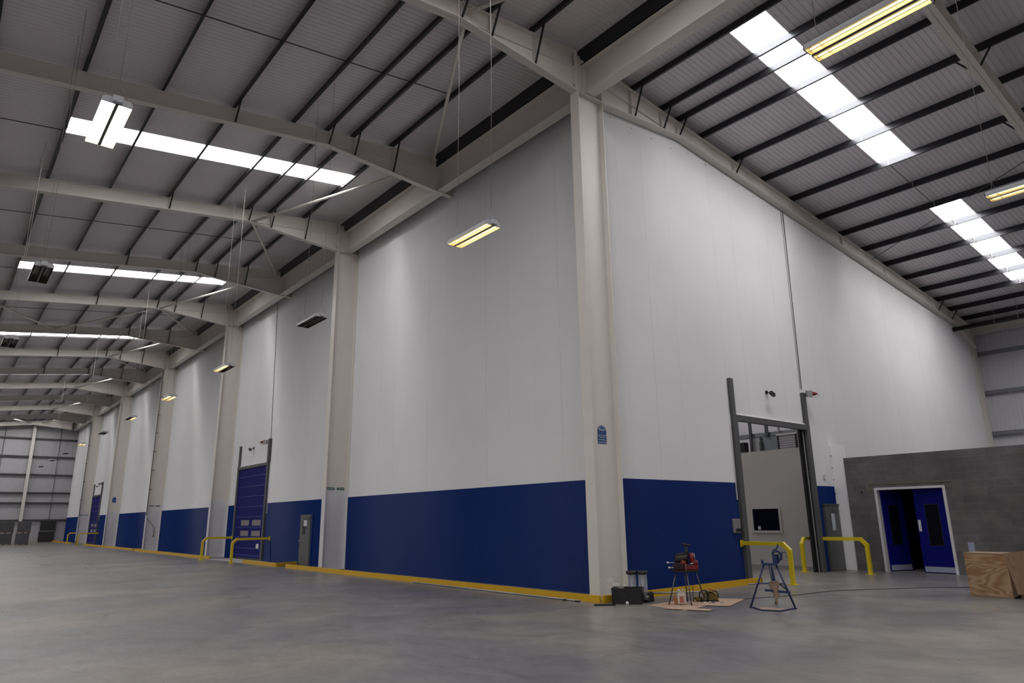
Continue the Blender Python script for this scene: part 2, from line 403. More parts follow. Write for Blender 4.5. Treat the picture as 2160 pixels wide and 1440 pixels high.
# --- block wall room
BY = 10.95; BX0, BX1 = XB+.44, 13.0; BH = 3.59
ox0, ox1, oz = .70, 2.71, 2.55
mb = MB(); mb.box(BX0, ox0, BY, BY+.2, 0, BH).box(ox1, BX1, BY, BY+.2, 0, BH).box(ox0, ox1, BY, BY+.2, oz, BH)
struct(mb.build('wall_block', 'block'), 'unpainted grey concrete block wall')
struct(MB().box(BX0, BX1, BY+.2, 18, 3.2, 3.35).box(BX0, BX0+.1, BY+.2, 18, 0, 3.2).box(BX0, BX1, 18, 18.1, 0, 3.35).box(BX1, BX1+.1, BY, 18.1, 0, 3.35).build('wall_block_room', 'dark_fill'), 'dark unlit room behind the block wall')
mb = MB(); mb.box(.52, 2.92, BY-.012, BY, 2.66, 2.72).box(.52, .62, BY-.012, BY, 2.46, 2.64).box(2.81, 2.92, BY-.012, BY, 2.5, 2.64)
struct(mb.build('trim_4', mat('mortar_patch', (.135, .125, .105), .9, noise=.3, nscale=10)), 'rough mortar patch over the double doorway')

# ================================================================= ROOF STEEL
def frame_label(k):
    """k = half-bay number counted from the corner column: 0 is the corner"""
    if k == 0: return 'over the corner column'
    if k < 0: return ['', 'on the first frame right of the corner', 'on the second frame right of the corner', 'on the third frame right of the corner'][-k]
    if k == 12: return 'against the far gable wall'
    if k % 2 == 0: return 'over the %s column left of the corner' % ORD[k//2-1]
    return 'halfway between the %s and %s columns' % ((ORD[k//2-1] if k > 1 else 'corner'), ORD[k//2] if k > 1 else 'first left')
def steel_profile(x, top, bot, hw, tw=.014, tf=.02, seam=None):
    """I section in plane x=const; top/bot are (y,z) polylines of equal ends"""
    mb = MB()
    pts = [(x-tw/2, y, z) for y, z in top] + [(x-tw/2, y, z) for y, z in reversed(bot)]
    mb.prism(pts, (1, 0, 0), tw)
    for pl, s in ((top, -1), (bot, 1)):
        for (ya, za), (yb, zb) in zip(pl[:-1], pl[1:]):
            q = [(x-hw, ya, za), (x-hw, yb, zb), (x-hw, yb, zb+s*tf), (x-hw, ya, za+s*tf)]
            mb.prism(q, (1, 0, 0), 2*hw)
    return mb
RD = .46
def bottomA(y, even): 
    return ztop(y)-RD if y <= -4.7 else None
ZT = 12.745
PA = [-2.4, -3.8, -4.68, -5.76, -7.5, -9.35, -11.15, -13.0, -14.85, -16.7, -18.55, -20.4, -22.25, -24.1, -26, -28, -30, -32, -34, -36, -38, -40, -42, -44, -46, -48, -50, -52, -54]
PB = [-.22, 1.46, 2.77, 3.54, 4.72, 6.54, 8.28, 10.16, 12.05, 13.88, 15.78, 17.75, 19.68, 21.52, 23.14, 24.78, 26.5, 27.9]
def fly(par, x, y, zb, side, n='fly_brace'):
    m_ = MB(); x1 = x+side*.46
    m_.bar((x+side*.10, y, zb+.02), (x1, y, ztop(y)+.08), .045, .012, (0, 1, 0)).bar((x+side*.10, y+.02, zb+.02), (x1, y+.02, ztop(y)+.08), .012, .045, (0, 1, 0))
    return m_.build(n, 'purlin', par)
def boltrow(par, pts, ax=(1, 0, 0), rad=.022, l=.03):
    m_ = MB()
    for p in pts: m_.cyl(Vector(p)-Vector(ax)*l, Vector(p)+Vector(ax)*l, rad, 6)
    return m_.build('bolt', 'galv', par)
for k in range(-3, 13):
    x = XC - k*HP
    even = (k % 2 == 0)
    yend = -DC-.0 if even else -.02
    if k == 12: x += .45
    top = [(YF+.4, ztop(YF+.4)), (-DC, ztop(-DC))] + ([] if even else [(-.02, ztop(-.02)-.0)])
    zb0 = ztop(-4.7)-RD
    bot = [(YF+.4, ztop(YF+.4)-RD), (-4.7, zb0), (-DC, ZT)] + ([] if even else [(-.02, ZT-.03)])
    o = tag(steel_profile(x, top, bot, .10 if not even else .11).build('roof_rafter', 'cream', loc=(x, -DC, ZT)), 'cream rafter %s' % frame_label(k), 'rafter', 'cream rafters over the left hall')
    # weld seam plate of the haunch and web stiffeners are parts
    m_ = MB(); m_.prism([(x-.045, -4.4, ztop(-4.4)-RD-.005), (x-.045, -DC, ztop(-DC)-RD-.03), (x-.045, -DC, ztop(-DC)-RD-.0), (x-.045, -4.4, ztop(-4.4)-RD+.012)], (1, 0, 0), .09)
    m_.build('haunch_flange', 'cream', o)
    for y in (-2.4, -3.8, -4.68, -7.5):
        t = (y+4.7)/(4.7-DC); zb = zb0+(ZT-zb0)*t if y > -4.7 else ztop(y)-RD
        if k <= 7: fly(o, x, y, zb, 1)
        if k <= 3 and y in (-2.4, -4.68): fly(o, x, y, zb, -1)
        m2 = MB(); m2.box(x-.085, x+.085, y-.006, y+.006, zb+.02, ztop(y)-.02)
        if k <= 7: m2.build('web_stiffener', 'cream', o)
    if even and k < 12:
        pts = [(x, -DC-.04, z) for z in (13.86, 13.78, 13.70, 13.62, 13.54, 12.9)]
        if k <= 4:
            for p in pts:
                for dx in (.06, -.06): boltrow(o, [(x+dx, -DC-.035, p[2])], (0, 1, 0))
        m_ = MB(); m_.box(x-.125, x+.125, -DC-.03, -DC-.002, ZT-.02, ztop(-DC)); m_.build('end_plate', 'cream', o)
    if k <= 0:
        zr = ztop(3.6)-RD
        top = [(.0, ztop(.0)), (27.6, ztop(27.6))]
        bot = [(.0, ZT), (3.6, zr), (25.0, ztop(25)-RD), (27.6, ztop(27.6)-1.15)]
        o = tag(steel_profile(x, top, bot, .13).build('roof_rafter', 'cream', loc=(x, 0, ZT)), 'cream rafter of the right slope %s' % frame_label(k), 'rafter', 'cream rafters over the right hall')
        m_ = MB(); m_.prism([(x-.05, 0, ztop(0)-RD-.03), (x-.05, 3.2, ztop(3.2)-RD-.01), (x-.05, 3.2, ztop(3.2)-RD+.01), (x-.05, 0, ztop(0)-RD)], (1, 0, 0), .10)
        m_.build('haunch_flange', 'cream', o)
        for y in (1.3, 2.65, 3.42, 6.4, 10.0, 13.8, 17.6, 23.1, 24.75):
            zb = ZT+(zr-ZT)*y/3.6 if y < 3.6 else ztop(y)-RD
            if k == 0 and y in (10.0, 13.8, 17.6): 
                MB().box(x-.1, x+.1, y-.006, y+.006, zb+.02, ztop(y)-.02).build('web_stiffener', 'cream', o); continue
            yp = min(PB, key=lambda q: abs(q-y)) 
            fly(o, x, yp-.05, zb, 1)
            if k < 0: fly(o, x, yp-.05, zb, -1)
            MB().box(x-.1, x+.1, y-.006, y+.006, zb+.02, ztop(y)-.02).build('web_stiffener', 'cream', o)

# columns on the long wall line
for i in range(-1, 6):
    x = XC - i*PITCH
    lab = {0: 'corner steel column where the long white wall meets the end wall', -1: 'cream steel column standing free right of the corner', 6: 'cream steel column in the corner by the far gable wall'}.get(i, 'cream steel column, %s one left of the corner column' % (ORD[i-1] if i else ''))
    if i == -1: x += 0.0
    t = thing('steel_column', (x, -DC/2, 0), lab, 'column', 'cream columns along the long wall')
    def isec(z0, z1):
        m_ = MB()
        m_.box(x-HW, x+HW, -DC, -DC+.022, z0, z1).box(x-HW, x+HW, -.024, -.002, z0, z1).box(x-.009, x+.009, -DC+.022, -.024, z0, z1); return m_
    isec(2.95, ztop(-DC)-.01).build('shaft', 'cream', t)
    isec(0, 2.95).build('lower_shaft', 'offwhite' if i else 'cream', t)
    m_ = MB(); m_.box(x-HW+.005, x+HW-.005, -DC+.022, -.024, ZT-.02, ZT+.004); m_.build('stiffener', 'cream', t)
    m_ = MB(); m_.box(x-HW+.005, x+HW-.005, -DC+.022, -.024, 13.7, 13.72); m_.build('stiffener', 'cream', t)
    m_ = MB(); m_.box(x-HW-.05, x+HW+.05, -DC-.05, -.001, 0, .02); m_.build('base_plate', 'galv', t)
    m_ = MB(); m_.box(x+HW-.004, x+HW+.004, -.03, -.002, .2, 12.6) 
# beam carrying the rafters between columns
for i in range(-1, 6):
    x1 = XC - i*PITCH - .012; x0 = XC - (i+1)*PITCH + .012
    if i == 5: x0 = GX+.50
    lab = 'deep cream steel beam spanning right from the corner column' if i == -1 else 'deep cream steel beam over the %s bay of the long wall from the corner' % ORD[i]
    m_ = MB(); y0, y1 = -.65, -.31; zb, zt = 12.765, 13.68
    m_.box(x0, x1, y0, y1, zb, zb+.026).box(x0, x1, y0, y1, zt-.026, zt).box(x0, x1, -.487, -.473, zb+.026, zt-.026)
    o = tag(m_.build('eaves_beam', 'cream', loc=(x1, -.48, zb)), lab, 'beam', 'deep beams on the column line')
    xm = XC - (i+.5)*PITCH
    MB().box(xm-.008, xm+.008, -.64, -.49, zb+.03, zt-.03).build('web_stiffener', 'cream', o)
    MB().box(x1-.03, x1, -.63, -.33, zb+.03, zt-.03).build('end_plate', 'cream', o)
    MB().box(x0, x0+.03, -.63, -.33, zb+.03, zt-.03).build('end_plate', 'cream', o)

# purlins
def zsec(x0, x1, y, h=.235, w=.065, s=1):
    z1 = zsheet(y)-.008; z0 = z1-h; m_ = MB()
    m_.box(x0, x1, y-.003, y+.003, z0, z1)
    m_.box(x0, x1, y-(w if s > 0 else 0), y+(0 if s > 0 else w), z0-.004, z0+.002).box(x0, x1, y-(0 if s > 0 else w), y+(w if s > 0 else 0), z1-.004, z1+.002)
    m_.box(x0, x1, y-s*w-.002, y-s*w+.002, z0, z0+.018)
    return m_
for i, y in enumerate(PA):
    lab = 'dark steel purlin, %s one down from the ridge on the left roof slope' % ORD[i]
    o = tag(zsec(GX, XE, y, s=1).build('roof_purlin', 'purlin', loc=(XC, y, ztop(y))), lab, 'purlin', 'dark purlins of the left roof slope')
for i, y in enumerate(PB):
    lab = 'dark steel purlin, %s one down from the ridge on the right roof slope' % ORD[i]
    if i == 0:
        m_ = MB(); m_.box(GX, XE, -.66, -.65, 13.69, zsheet(-.66)-.01).box(GX, XE, -.66, -.30, 13.69, 13.70).box(GX, XE, -.31, -.30, 13.7, zsheet(-.3)-.01)
        tag(m_.build('roof_purlin', 'purlin', loc=(XC, y, 13.9)), 'deep dark ridge purlin lying over the cream beam line', 'purlin', 'dark purlins of the right roof slope'); continue
    o = tag(zsec(XB+.02, XE, y, s=1).build('roof_purlin', 'purlin', loc=(XC, y, ztop(y))), lab, 'purlin', 'dark purlins of the right roof slope')
    if 1.6 < y < 24:
        for xr in (2.95, 3.14+PITCH):
            MB().box(xr-.014, xr+.014, y-.012, y+.012, ztop(y)+.02, zsheet(y)-.02).build('sleeve_clip', 'galv', o)
# sag rods between purlins, mid bay
for k in range(-1, 9):
    x = XC - (k+.5)*HP
    m_ = MB()
    ylist = PA
    for y0, y1 in zip(PA[:-1], PA[1:]):
        m_.bar((x+.02, y0, ztop(y0)+.1), (x+.02, y1, ztop(y1)+.1), .022, .022)
    tag(m_.build('sag_rod', 'rail', loc=(x, PA[0], ztop(PA[0])+.1)), 'thin dark rod line between purlins, left slope, %s' % ('right of the corner frame' if k < 0 else '%s half bay left of the corner' % ORD[k]), 'rod', 'sag rods of the left roof slope')
for k in range(-2, 0):
    x = XC - (k+.5)*HP
    m_ = MB()
    for y0, y1 in zip(PB[1:-1], PB[2:]):
        if y0 > 10.1: m_.bar((x-.1, y0, ztop(y0)+.1), (x-.1, y1, ztop(y1)+.1), .018, .018)
    tag(m_.build('sag_rod', 'rail', loc=(x, PB[8], ztop(PB[8])+.1)), 'thin dark rod line between purlins, right slope, %s half bay right of the corner' % ORD[-k-1], 'rod', 'sag rods of the right roof slope')
# slender diagonal rods on the right slope
for (p0, p1, lab) in (((-.5, 16.6, 0), (6.5, 12.4, 0), 'thin dark diagonal wind rod under the right roof slope, near the lower rooflight'),):
    m_ = MB(); m_.bar((p0[0], p0[1], ztop(p0[1])-.02), (p1[0], p1[1], ztop(p1[1])-.02), .02, .02)
    tag(m_.build('wind_rod', 'rail', loc=(p0[0], p0[1], ztop(p0[1]))), lab, 'rod')
# tubular bracing in zigzag
def brace(p0, p1, lab, rad=.052):
    m_ = MB(); m_.cyl(p0, p1, rad, 14)
    o = tag(m_.build('brace_tube', 'cream', loc=p0), lab, 'brace', 'cream tube braces under the left roof slope')
    d = (Vector(p1)-Vector(p0)).normalized()
    for p, s in ((p0, 1), (p1, -1)):
        q = Vector(p); MB().bar(q-d*s*.12, q+d*s*.16, .15, .014, (0, 0, 1)).build('gusset_plate', 'cream', o)
for k in range(-2, 11):
    xa = XC - k*HP; xb = XC - (k+1)*HP
    ev = (k % 2 == 0)
    pa = (xa-.12, -4.45, 13.12) if ev else (xa-.10, -.86, 13.74)
    pb = (xb+.12, -4.45, 13.12) if not ev else (xb+.10, -.86, 13.74)
    if k == -1: pb = (xb+.12, -4.45, 13.35)
    brace(pa, pb, 'cream round brace tube between rafters, %s' % ('%s half bay right of the corner' % ORD[-k-1] if k < 0 else '%s half bay left of the corner' % ORD[k]))
brace((XC-4*HP-.1, -5.0, 12.95), (XC-5*HP+.1, -8.5, 12.85), 'cream round brace tube deeper in the hall beyond the second left column, right one')
brace((XC-4*HP-.1, -12.3, 12.3), (XC-5*HP+.1, -8.5, 12.85), 'cream round brace tube deeper in the hall beyond the second left column, left one')
brace((XC-11*HP-.1, -8.3, 12.95), (GX+.35, -4.5, 13.3), 'cream round brace tube rising to the far gable post from the left')
brace((XC-11*HP-.1, -.9, 13.7), (GX+.36, -4.4, 13.32), 'cream round brace tube rising to the far gable post from the right')

# far gable steel
gz = [11.62, 9.56, 7.5, 5.46, 4.33, 2.42]
gn = ['topmost', 'second from the top', 'third from the top', 'fourth from the top', 'fifth from the top', 'lowest']
for z, n_ in zip(gz, gn):
    m_ = MB(); m_.box(GX+.0, GX+.20, YF+.2, -.02, z-.07, z-.06).box(GX, GX+.006, YF+.2, -.02, z-.07, z+.09).box(GX+.19, GX+.2, YF+.2, -.02, z-.09, z-.02)
    tag(m_.build('cladding_rail', 'rail', loc=(GX+.1, -2, z)), 'dark horizontal cladding rail on the far gable, %s' % n_, 'rail', 'cladding rails of the far gable')
for y, n_ in ((-4.45, 'near the long wall'), (-12.0, 'further from the long wall')):
    m_ = MB(); m_.box(GX+.2, GX+.22, y-.15, y+.15, 0, ztop(y)-RD).box(GX+.50, GX+.52, y-.15, y+.15, 0, ztop(y)-RD).box(GX+.22, GX+.5, y-.008, y+.008, 0, ztop(y)-RD)
    tag(m_.build('gable_post', 'cream', loc=(GX+.3, y, 0)), 'cream upright post on the far gable wall, %s' % n_, 'post', 'gable posts')
for y, n_ in ((-1.76, 'right of the cream post'), (-7.15, 'left of the cream post')):
    m_ = MB(); m_.cyl((GX+.12, y, 2.4), (GX+.12, y, ztop(y)-.4), .028, 6)
    tag(m_.build('rail_tie', 'rail', loc=(GX+.12, y, 2.4)), 'thin dark upright tie rod on the far gable, %s' % n_, 'rod', 'gable tie rods')
struct(MB().box(GX+.0, GX+.05, YF+.2, -.1, 0, .32).build('trim_5', 'concrete_white'), 'pale plinth at the foot of the far gable')

# rear wall steel (right side)
rz = [9.70, 7.67, 5.60, 3.9]
for z, n_ in zip(rz, ('upper', 'middle', 'lower', 'lowest')):
    m_ = MB(); m_.box(-1.0, XE, YR-.20, YR, z-.1, z-.09).box(-1.0, XE, YR-.02, YR-.01, z-.1, z+.1).box(-1.0, XE, YR-.2, YR-.19, z-.12, z+.0)
    tag(m_.build('cladding_rail', 'duct', loc=(0, YR-.1, z)), 'grey horizontal cladding rail on the rear wall above the block room, %s one' % n_, 'rail', 'cladding rails of the rear wall')
m_ = MB(); m_.box(XB+.02, XE, 27.5, 27.8, 10.62, 10.64).box(XB+.02, XE, 27.64, 27.66, 10.64, 10.93).box(XB+.02, XE, 27.5, 27.8, 10.93, 10.95)
tag(m_.build('eaves_tie', 'cream', loc=(0, 27.65, 10.62)), 'slim cream eaves beam running right along the rear wall', 'beam')
m_ = MB(); m_.cyl((XB+.05, 25.3, 10.55), (XE, 25.3, 10.62), .11, 14)
o = tag(m_.build('drain_pipe', 'black', loc=(XB+.05, 25.3, 10.55)), 'thick black drain pipe hung under the rear eaves', 'pipe')
for x in [1.2, 2.15, 3.1, 4.0, 5.0, 6.0]:
    mm = MB(); mm.tube([(x, 25.3+.125*math.cos(t*math.pi/6), 10.57+.125*math.sin(t*math.pi/6)) for t in range(12)], .014, 6, closed=True); mm.bar((x, 25.3, 10.69), (x, 25.3, ztop(25.3)+.1), .012, .012); mm.build('pipe_clip', 'galv', o)
m_ = MB(); x = -.78
m_.box(x-.16, x+.16+.1, 27.45, 27.47, 0, 11.0).box(x-.16, x+.26, 27.97, 27.99, 0, 11.0).box(x-.01+.05, x+.01+.05, 27.47, 27.97, 0, 11.0)
tag(m_.build('steel_column', 'cream', loc=(x, 27.7, 0)), 'cream steel column at the far end of the end wall, beside the rear wall', 'column')

# ================================================================= HANGING LAMPS
LW, LL = .34, 1.22
def lamp(x, y, z, state, label, wires=True):
    """twin trough luminaire along x; state per trough: 0 off 1 lit 2 bright"""
    t = thing('hanging_lamp', (x, y, z), label, 'lamp', 'twin-trough hanging lamps')
    m_ = MB()
    for s in (-1, 1):
        yc = y+s*.093
        w = .076
        prof = [(yc-w, z), (yc-w, z+.05), (yc-w+.03, z+.085), (yc+w-.03, z+.085), (yc+w, z+.05), (yc+w, z)]
        inn = [(yc-w+.004, z), (yc-w+.004, z+.048), (yc-w+.032, z+.081), (yc+w-.032, z+.081), (yc+w-.004, z+.048), (yc+w-.004, z)]
        i = len(m_.v)
        for xx in (x-LL/2, x+LL/2): m_.v += [(xx, a_, b_) for a_, b_ in prof]
        for j in range(5): m_.face((i+j, i+j+1, i+6+j+1, i+6+j))
        for e in (x-LL/2, x+LL/2-.012):
            m_.prism([(e, a_, b_) for a_, b_ in prof], (1, 0, 0), .012)
    m_.box(x-LL/2+.02, x+LL/2-.02, y-.02, y+.02, z+.035, z+.08)
    m_.build('housing', 'housing', t)
    MB().box(x+LL/2-.02, x+LL/2+.05, y-.055, y+.055, z+.015, z+.10).build('gear_box', 'housing', t)
    MB().box(x-LL/2+.012, x+LL/2-.012, y-.018, y+.018, z+.004, z+.03).build('centre_spine', 'grey_frame', t)
    for s, st in zip((-1, 1), state):
        yc = y+s*.093; w = .072
        rf = MB(); i = 0
        prof = [(yc-w, z+.002), (yc-w+.006, z+.045), (yc-w+.032, z+.078), (yc+w-.032, z+.078), (yc+w-.006, z+.045), (yc+w, z+.002)]
        for xx in (x-LL/2+.013, x+LL/2-.013): rf.v += [(xx, a_, b_) for a_, b_ in prof]
        for j in range(5): rf.face((j, 6+j, 6+j+1, j+1))
        for e in (x-LL/2+.014, x+LL/2-.014): rf.quad(*[(e, a_, b_) for a_, b_ in prof])
        for q in (x-LL/2+.16,): rf.box(q, q+.006, yc-w+.02, yc+w-.02, z+.012, z+.075)
        r_ = rf.build('reflector', 'gold' if st else 'unlitrefl', t)
        tb = MB()
        for dy in (-.034, .034):
            tb.cyl((x-LL/2+.03, yc+dy, z+.045), (x+LL/2-.03, yc+dy, z+.045), .011 if st < 2 else .030, 10)
        tb.build('lamp_tube', ('lamp_off', 'lamp_on', 'lamp_hot')[st], t)
    if wires:
        for xx in (x-LL/2+.1, x+LL/2-.06):
            zt = zsheet(y)-.02; w_ = MB()
            w_.tube([(xx, y, z+.36), (xx+.02, y+.01, (z+zt)/2), (xx, y, zt)], .0045, 6)
            w_.tube([(xx, y-.12, z+.085), (xx, y, z+.36), (xx, y+.12, z+.085)], .0022, 5)
            w_.build('hanging_wire', 'wire', t)
    return t
LY, LZ = -5.56, 6.80
states = [(1, 1), (1, 1), (0, 0), (1, 0), (1, 1), (0, 1), (0, 0), (1, 1), (0, 0), (0, 0), (0, 0)]
desc = ['large lit golden twin lamp crossing the right rooflight at top right', 'lit golden twin lamp hanging before the first wall bay left of the corner column',
        'unlit pale twin lamp hanging before the second wall bay, left of the first column', 'half-lit yellow twin lamp before the second column left of the corner',
        'lit yellow twin lamp before the third column left of the corner', 'half-lit dark twin lamp between the third and fourth left columns',
        'unlit small twin lamp above the far roller door', 'lit small yellow twin lamp beside the fifth left column',
        'unlit small lamp before the gable, highest of three there', 'unlit small pale lamp before the gable, middle of three there', 'unlit small lamp before the gable, lowest of three there']
for i, (st, d) in enumerate(zip(states, desc)): lamp(8.33-7.085*i, LY, LZ, st, d)
lamp(1.245, -11.48, LZ, (2, 2), 'dazzling white twin lamp hanging at upper left before the nearest left rooflight')
lamp(1.245-7.085, -11.48, LZ, (0, 0), 'unlit grey twin lamp at the left, in front of the second rooflight strip')
lamp(1.245-14.17, -11.48, LZ, (0, 0), 'unlit grey twin lamp at the left edge, in front of the third rooflight strip')
lamp(8.33, .33, LZ, (1, 1), 'dim golden twin lamp cut by the right edge of the photo')

# ================================================================= KERBS AND GUARD RAILS
KH = .146
def kerb(pts, label):
    m_ = MB()
    for (x0, y0), (x1, y1) in zip(pts[:-1], pts[1:]):
        m_.bar((x0, y0, KH/2), (x1, y1, KH/2), .06, KH)
        m_.box(x1-.03, x1+.03, y1-.03, y1+.03, 0, KH)
    return tag(m_.build('yellow_kerb', 'yellow', loc=(pts[0][0], pts[0][1], 0)), label, 'kerb', 'yellow kerbs')
KY = -1.21
kerb([(-17.3, KY+.03), (-.12, KY)], 'long yellow kerb before the first wall bay up to the corner column')
kerb([(-.06, KY+.06), (-.06, 5.0)], 'yellow kerb along the end wall from the corner column to the tall doorway')
kerb([(-22.3, KY+.03), (-18.35, KY+.03), (-18.9, -.12)], 'short yellow kerb turning back to the wall beside the grey door')
kerb([(-44.2, KY+.06), (-27.35, KY+.06)], 'yellow kerb running left from the near roller door past two columns')
kerb([(-64.8, KY+.06), (-45.2, KY+.16), (-45.3, -.1)], 'yellow kerb running from the third left column to the far roller door')
kerb([(-85.6, KY), (-72.6, KY+.1)], 'distant yellow kerb between the far roller door and the gable')
# light grey threshold strip before the near roller door
struct(MB().box(-27.3, -22.4, -1.25, -.02, 0, .012).build('trim_6', 'concrete_white'), 'pale concrete threshold before the near roller door')
mb = MB(); mb.cyl((-.04, KY-.04, 0), (-.04, KY-.04, .0), .001, 4)

def guard(base, end, label, h=1.08):
    """bent square-section guard: upright at base, chamfered, rail to end on the wall"""
    bx, by = base; ex, ey = end; w = .10
    d = Vector((ex-bx, ey-by, 0)).normalized(); c = .17
    t = thing('guard_rail', (bx, by, 0), label, 'guard rail', 'yellow guard rails')
    zc = h-w/2; p = [Vector((bx, by, 0)), Vector((bx, by, zc-c)), Vector((bx, by, zc))+d*c, Vector((ex, ey, zc))]
    sd = Vector((-d.y, d.x, 0))
    # mitred square tube
    def ring(q, n):
        return [q+sd*(w/2)*a_+n*(w/2)*b_ for a_, b_ in ((-1, -1), (1, -1), (1, 1), (-1, 1))]
    ns = []; dirs = [(p[i+1]-p[i]).normalized() for i in range(3)]
    for i in range(4):
        if i == 0: dd, sc = dirs[0], 1
        elif i == 3: dd, sc = dirs[2], 1
        else: dd = (dirs[i-1]+dirs[i]).normalized(); sc = 1/max(.3, dd.dot(dirs[i]))
        ns.append(sd.cross(dd).normalized()*sc)
    m_ = MB()
    for i in range(4): m_.v += [tuple(q) for q in ring(p[i], ns[i])]
    for i in range(3):
        for j in range(4): m_.face((4*i+j, 4*i+(j+1) % 4, 4*i+4+(j+1) % 4, 4*i+4+j))
    m_.face((3, 2, 1, 0)); m_.face((12, 13, 14, 15))
    m_.build('bent_rail', 'railyellow', t)
    MB().box(bx-.12, bx+.12, by-.12, by+.12, 0, .014).build('base_plate', 'railyellow', t)
    MB().box(ex-.008 if abs(d.x) > .5 else ex-.08, ex+.008 if abs(d.x) > .5 else ex+.08, ey-.08 if abs(d.x) > .5 else ey-.008, ey+.08 if abs(d.x) > .5 else ey+.008, zc-.1, zc+.08).build('wall_plate', 'railyellow', t)
guard((-27.0, -1.66), (-27.0, -.25), 'yellow guard rail on the left side of the near roller door', 1.10)
guard((-22.32, -1.72), (-22.32, -.03), 'yellow guard rail on the right side of the near roller door', 1.10)
guard((-71.6, -1.6), (-71.6, -.03), 'yellow guard rail on the left side of the far roller door', 1.10)
guard((-65.4, -1.6), (-65.4, -.03), 'yellow guard rail on the right side of the far roller door', 1.10)
guard((.79, 5.12), (XB-.0+.03, 5.12), 'yellow guard rail left of the tall open doorway, before the blue wall', 1.07)
guard((.79, 9.62), (XB+.03, 9.62), 'yellow guard rail right of the tall open doorway', 1.07)
guard((-1.12, 9.3), (-1.12, 10.6), 'yellow guard rail just inside the tall open doorway', 1.07)

# ================================================================= DOORS
def roller(x0, x1, n, notice=True):
    """closed blue roller door on the long wall: curtain, stiffener strips, windows, posts"""
    t = bpy.data.objects.new('door_%d' % n, None); COL.objects.link(t); t.location = (x0, 0, 0); t['_w'] = (x0, 0, 0); struct(t, 'blue fabric roller door on the long wall')
    MB().box(x0+.2, x1-.16, -.05, -.002, .02, 4.5).build('curtain', 'doorblue', t)
    m_ = MB()
    for z in (.20, .54, 1.05, 1.54, 2.04, 2.54, 3.05, 3.55, 4.06):
        m_.prism([(x0+.2, -.05, z-.03), (x0+.2, -.075, z), (x0+.2, -.05, z+.03)], (1, 0, 0), x1-x0-.36)
    m_.build('stiffener_strip', 'doorblue_strip', t)
    MB().box(x0+.2, x1-.16, -.06, -.01, 0, .1).build('bottom_seal', 'black', t)
    for xa, xb in ((x0+1.12, x0+2.25), (x0+2.70, x0+3.87)):
        for za, zb in ((1.63, 1.90), (1.13, 1.38)):
            MB().box(xa, xb, -.056, -.048, za, zb).build('vision_panel', 'vision', t, bevel=.004)
    MB().box(x0, x0+.2, -.11, -.002, 0, 4.645).box(x0+.04, x0+.17, -.10, -.002, 4.645, 5.76).build('guide_post', 'grey_frame', t)
    MB().box(x1-.16, x1, -.11, -.002, 0, 4.645).box(x1-.15, x1+.06, -.12, -.002, 4.645, 5.78).build('guide_post', 'grey_frame', t)
    MB().box(x0+.2, x1-.16, -.10, -.002, 4.50, 4.64).build('lintel', 'grey_frame', t)
    MB().prism([(x0+.2, -.10, 4.642), (x0+.2, -.002, 4.642), (x0+.2, -.002, 4.70)], (1, 0, 0), x1-x0-.37).build('top_flashing', 'white', t)
    if notice: MB().box(x1-.93, x1-.58, -.056, -.051, .56, .78).build('notice', 'whitepaper', t)
    MB().box(x1+.05, x1+.07, -.03, -.002, 2.2, 4.4).build('cover_strip', 'white', t)
    return t
roller(-27.45, -23.05, 1)
roller(-70.5, -66.05, 2, False)
# cable fixed up the wall over the near roller door, beacon, sensor camera
def cable_up(p0, p1, label, r=.012):
    return tag(MB().cyl(p0, p1, r, 6).build('wall_conduit', 'grey_frame', loc=p0), label, 'conduit')
cable_up((-23.13, -.02, 5.8), (-23.6, -.02, 13.2), 'thin dark conduit running up the white wall above the near roller door')
cable_up((XB+.02, 9.53, 5.85), (XB+.02, 9.72, 12.4), 'thin dark conduit running up the end wall above the tall doorway')
cable_up((XB+.012, 9.45, 5.85), (XB+.012, 9.60, 12.4), 'faint slim conduit beside the dark one on the end wall', .006)
def beacon(p, out, label):
    t = thing('door_beacon', p, label, 'beacon'); p = Vector(p); o_ = Vector(out); sd = Vector((-o_.y, o_.x, 0))
    MB().bar(p-o_*.02, p+o_*.16, .12, .20).build('control_box', 'galv', t)
    m_ = MB(); c = p+o_*.24
    m_.tube([c-o_*.08, c+o_*.03, c+o_*.10], [.075, .065, .03], 12); m_.build('beacon_lens', 'redlamp', t)
    m_ = MB(); m_.tube([c+o_*.09, c+o_*.14, c+o_*.16+Vector((0, 0, -.05)), c+o_*.06+Vector((0, 0, -.12)), p+o_*.1+Vector((0, 0, -.11))], .006, 6); m_.build('cable_loop', 'blackmetal', t)
beacon((-23.25, -.17, 5.62), (-.75, -.66, 0), 'small red beacon and box on top of the near roller door post')
beacon((XB+.17, 9.55, 5.68), (.66, .75, 0), 'small red beacon and box on top of the tall doorway post')
beacon((-66.2, -.17, 5.62), (-.75, -.66, 0), 'tiny beacon on top of the far roller door post')
def sensor(p, out, label):
    t = thing('door_sensor', p, label, 'sensor'); p = Vector(p); o_ = Vector(out)
    MB().cyl(p-o_*.01, p+o_*.03, .06, 12).build('wall_mount', 'black', t)
    MB().bar(p+o_*.02, p+o_*.16+Vector((0, 0, -.05)), .03, .03).build('bracket', 'black', t)
    sd = Vector((-o_.y, o_.x, 0)); c = p+o_*.2+Vector((0, 0, -.07))
    MB().bar(c-sd*.1+Vector((0, 0, .03)), c+sd*.1+Vector((0, 0, -.05)), .09, .10).build('sensor_head', 'black', t)
sensor((XB+.005, 7.3, 5.52), (1, 0, 0), 'small black door sensor on the white wall above the tall doorway')
sensor((-25.45, -.005, 5.52), (0, -1, 0), 'small black door sensor above the near roller door')
sensor((-68.2, -.005, 5.52), (0, -1, 0), 'tiny black door sensor above the far roller door')

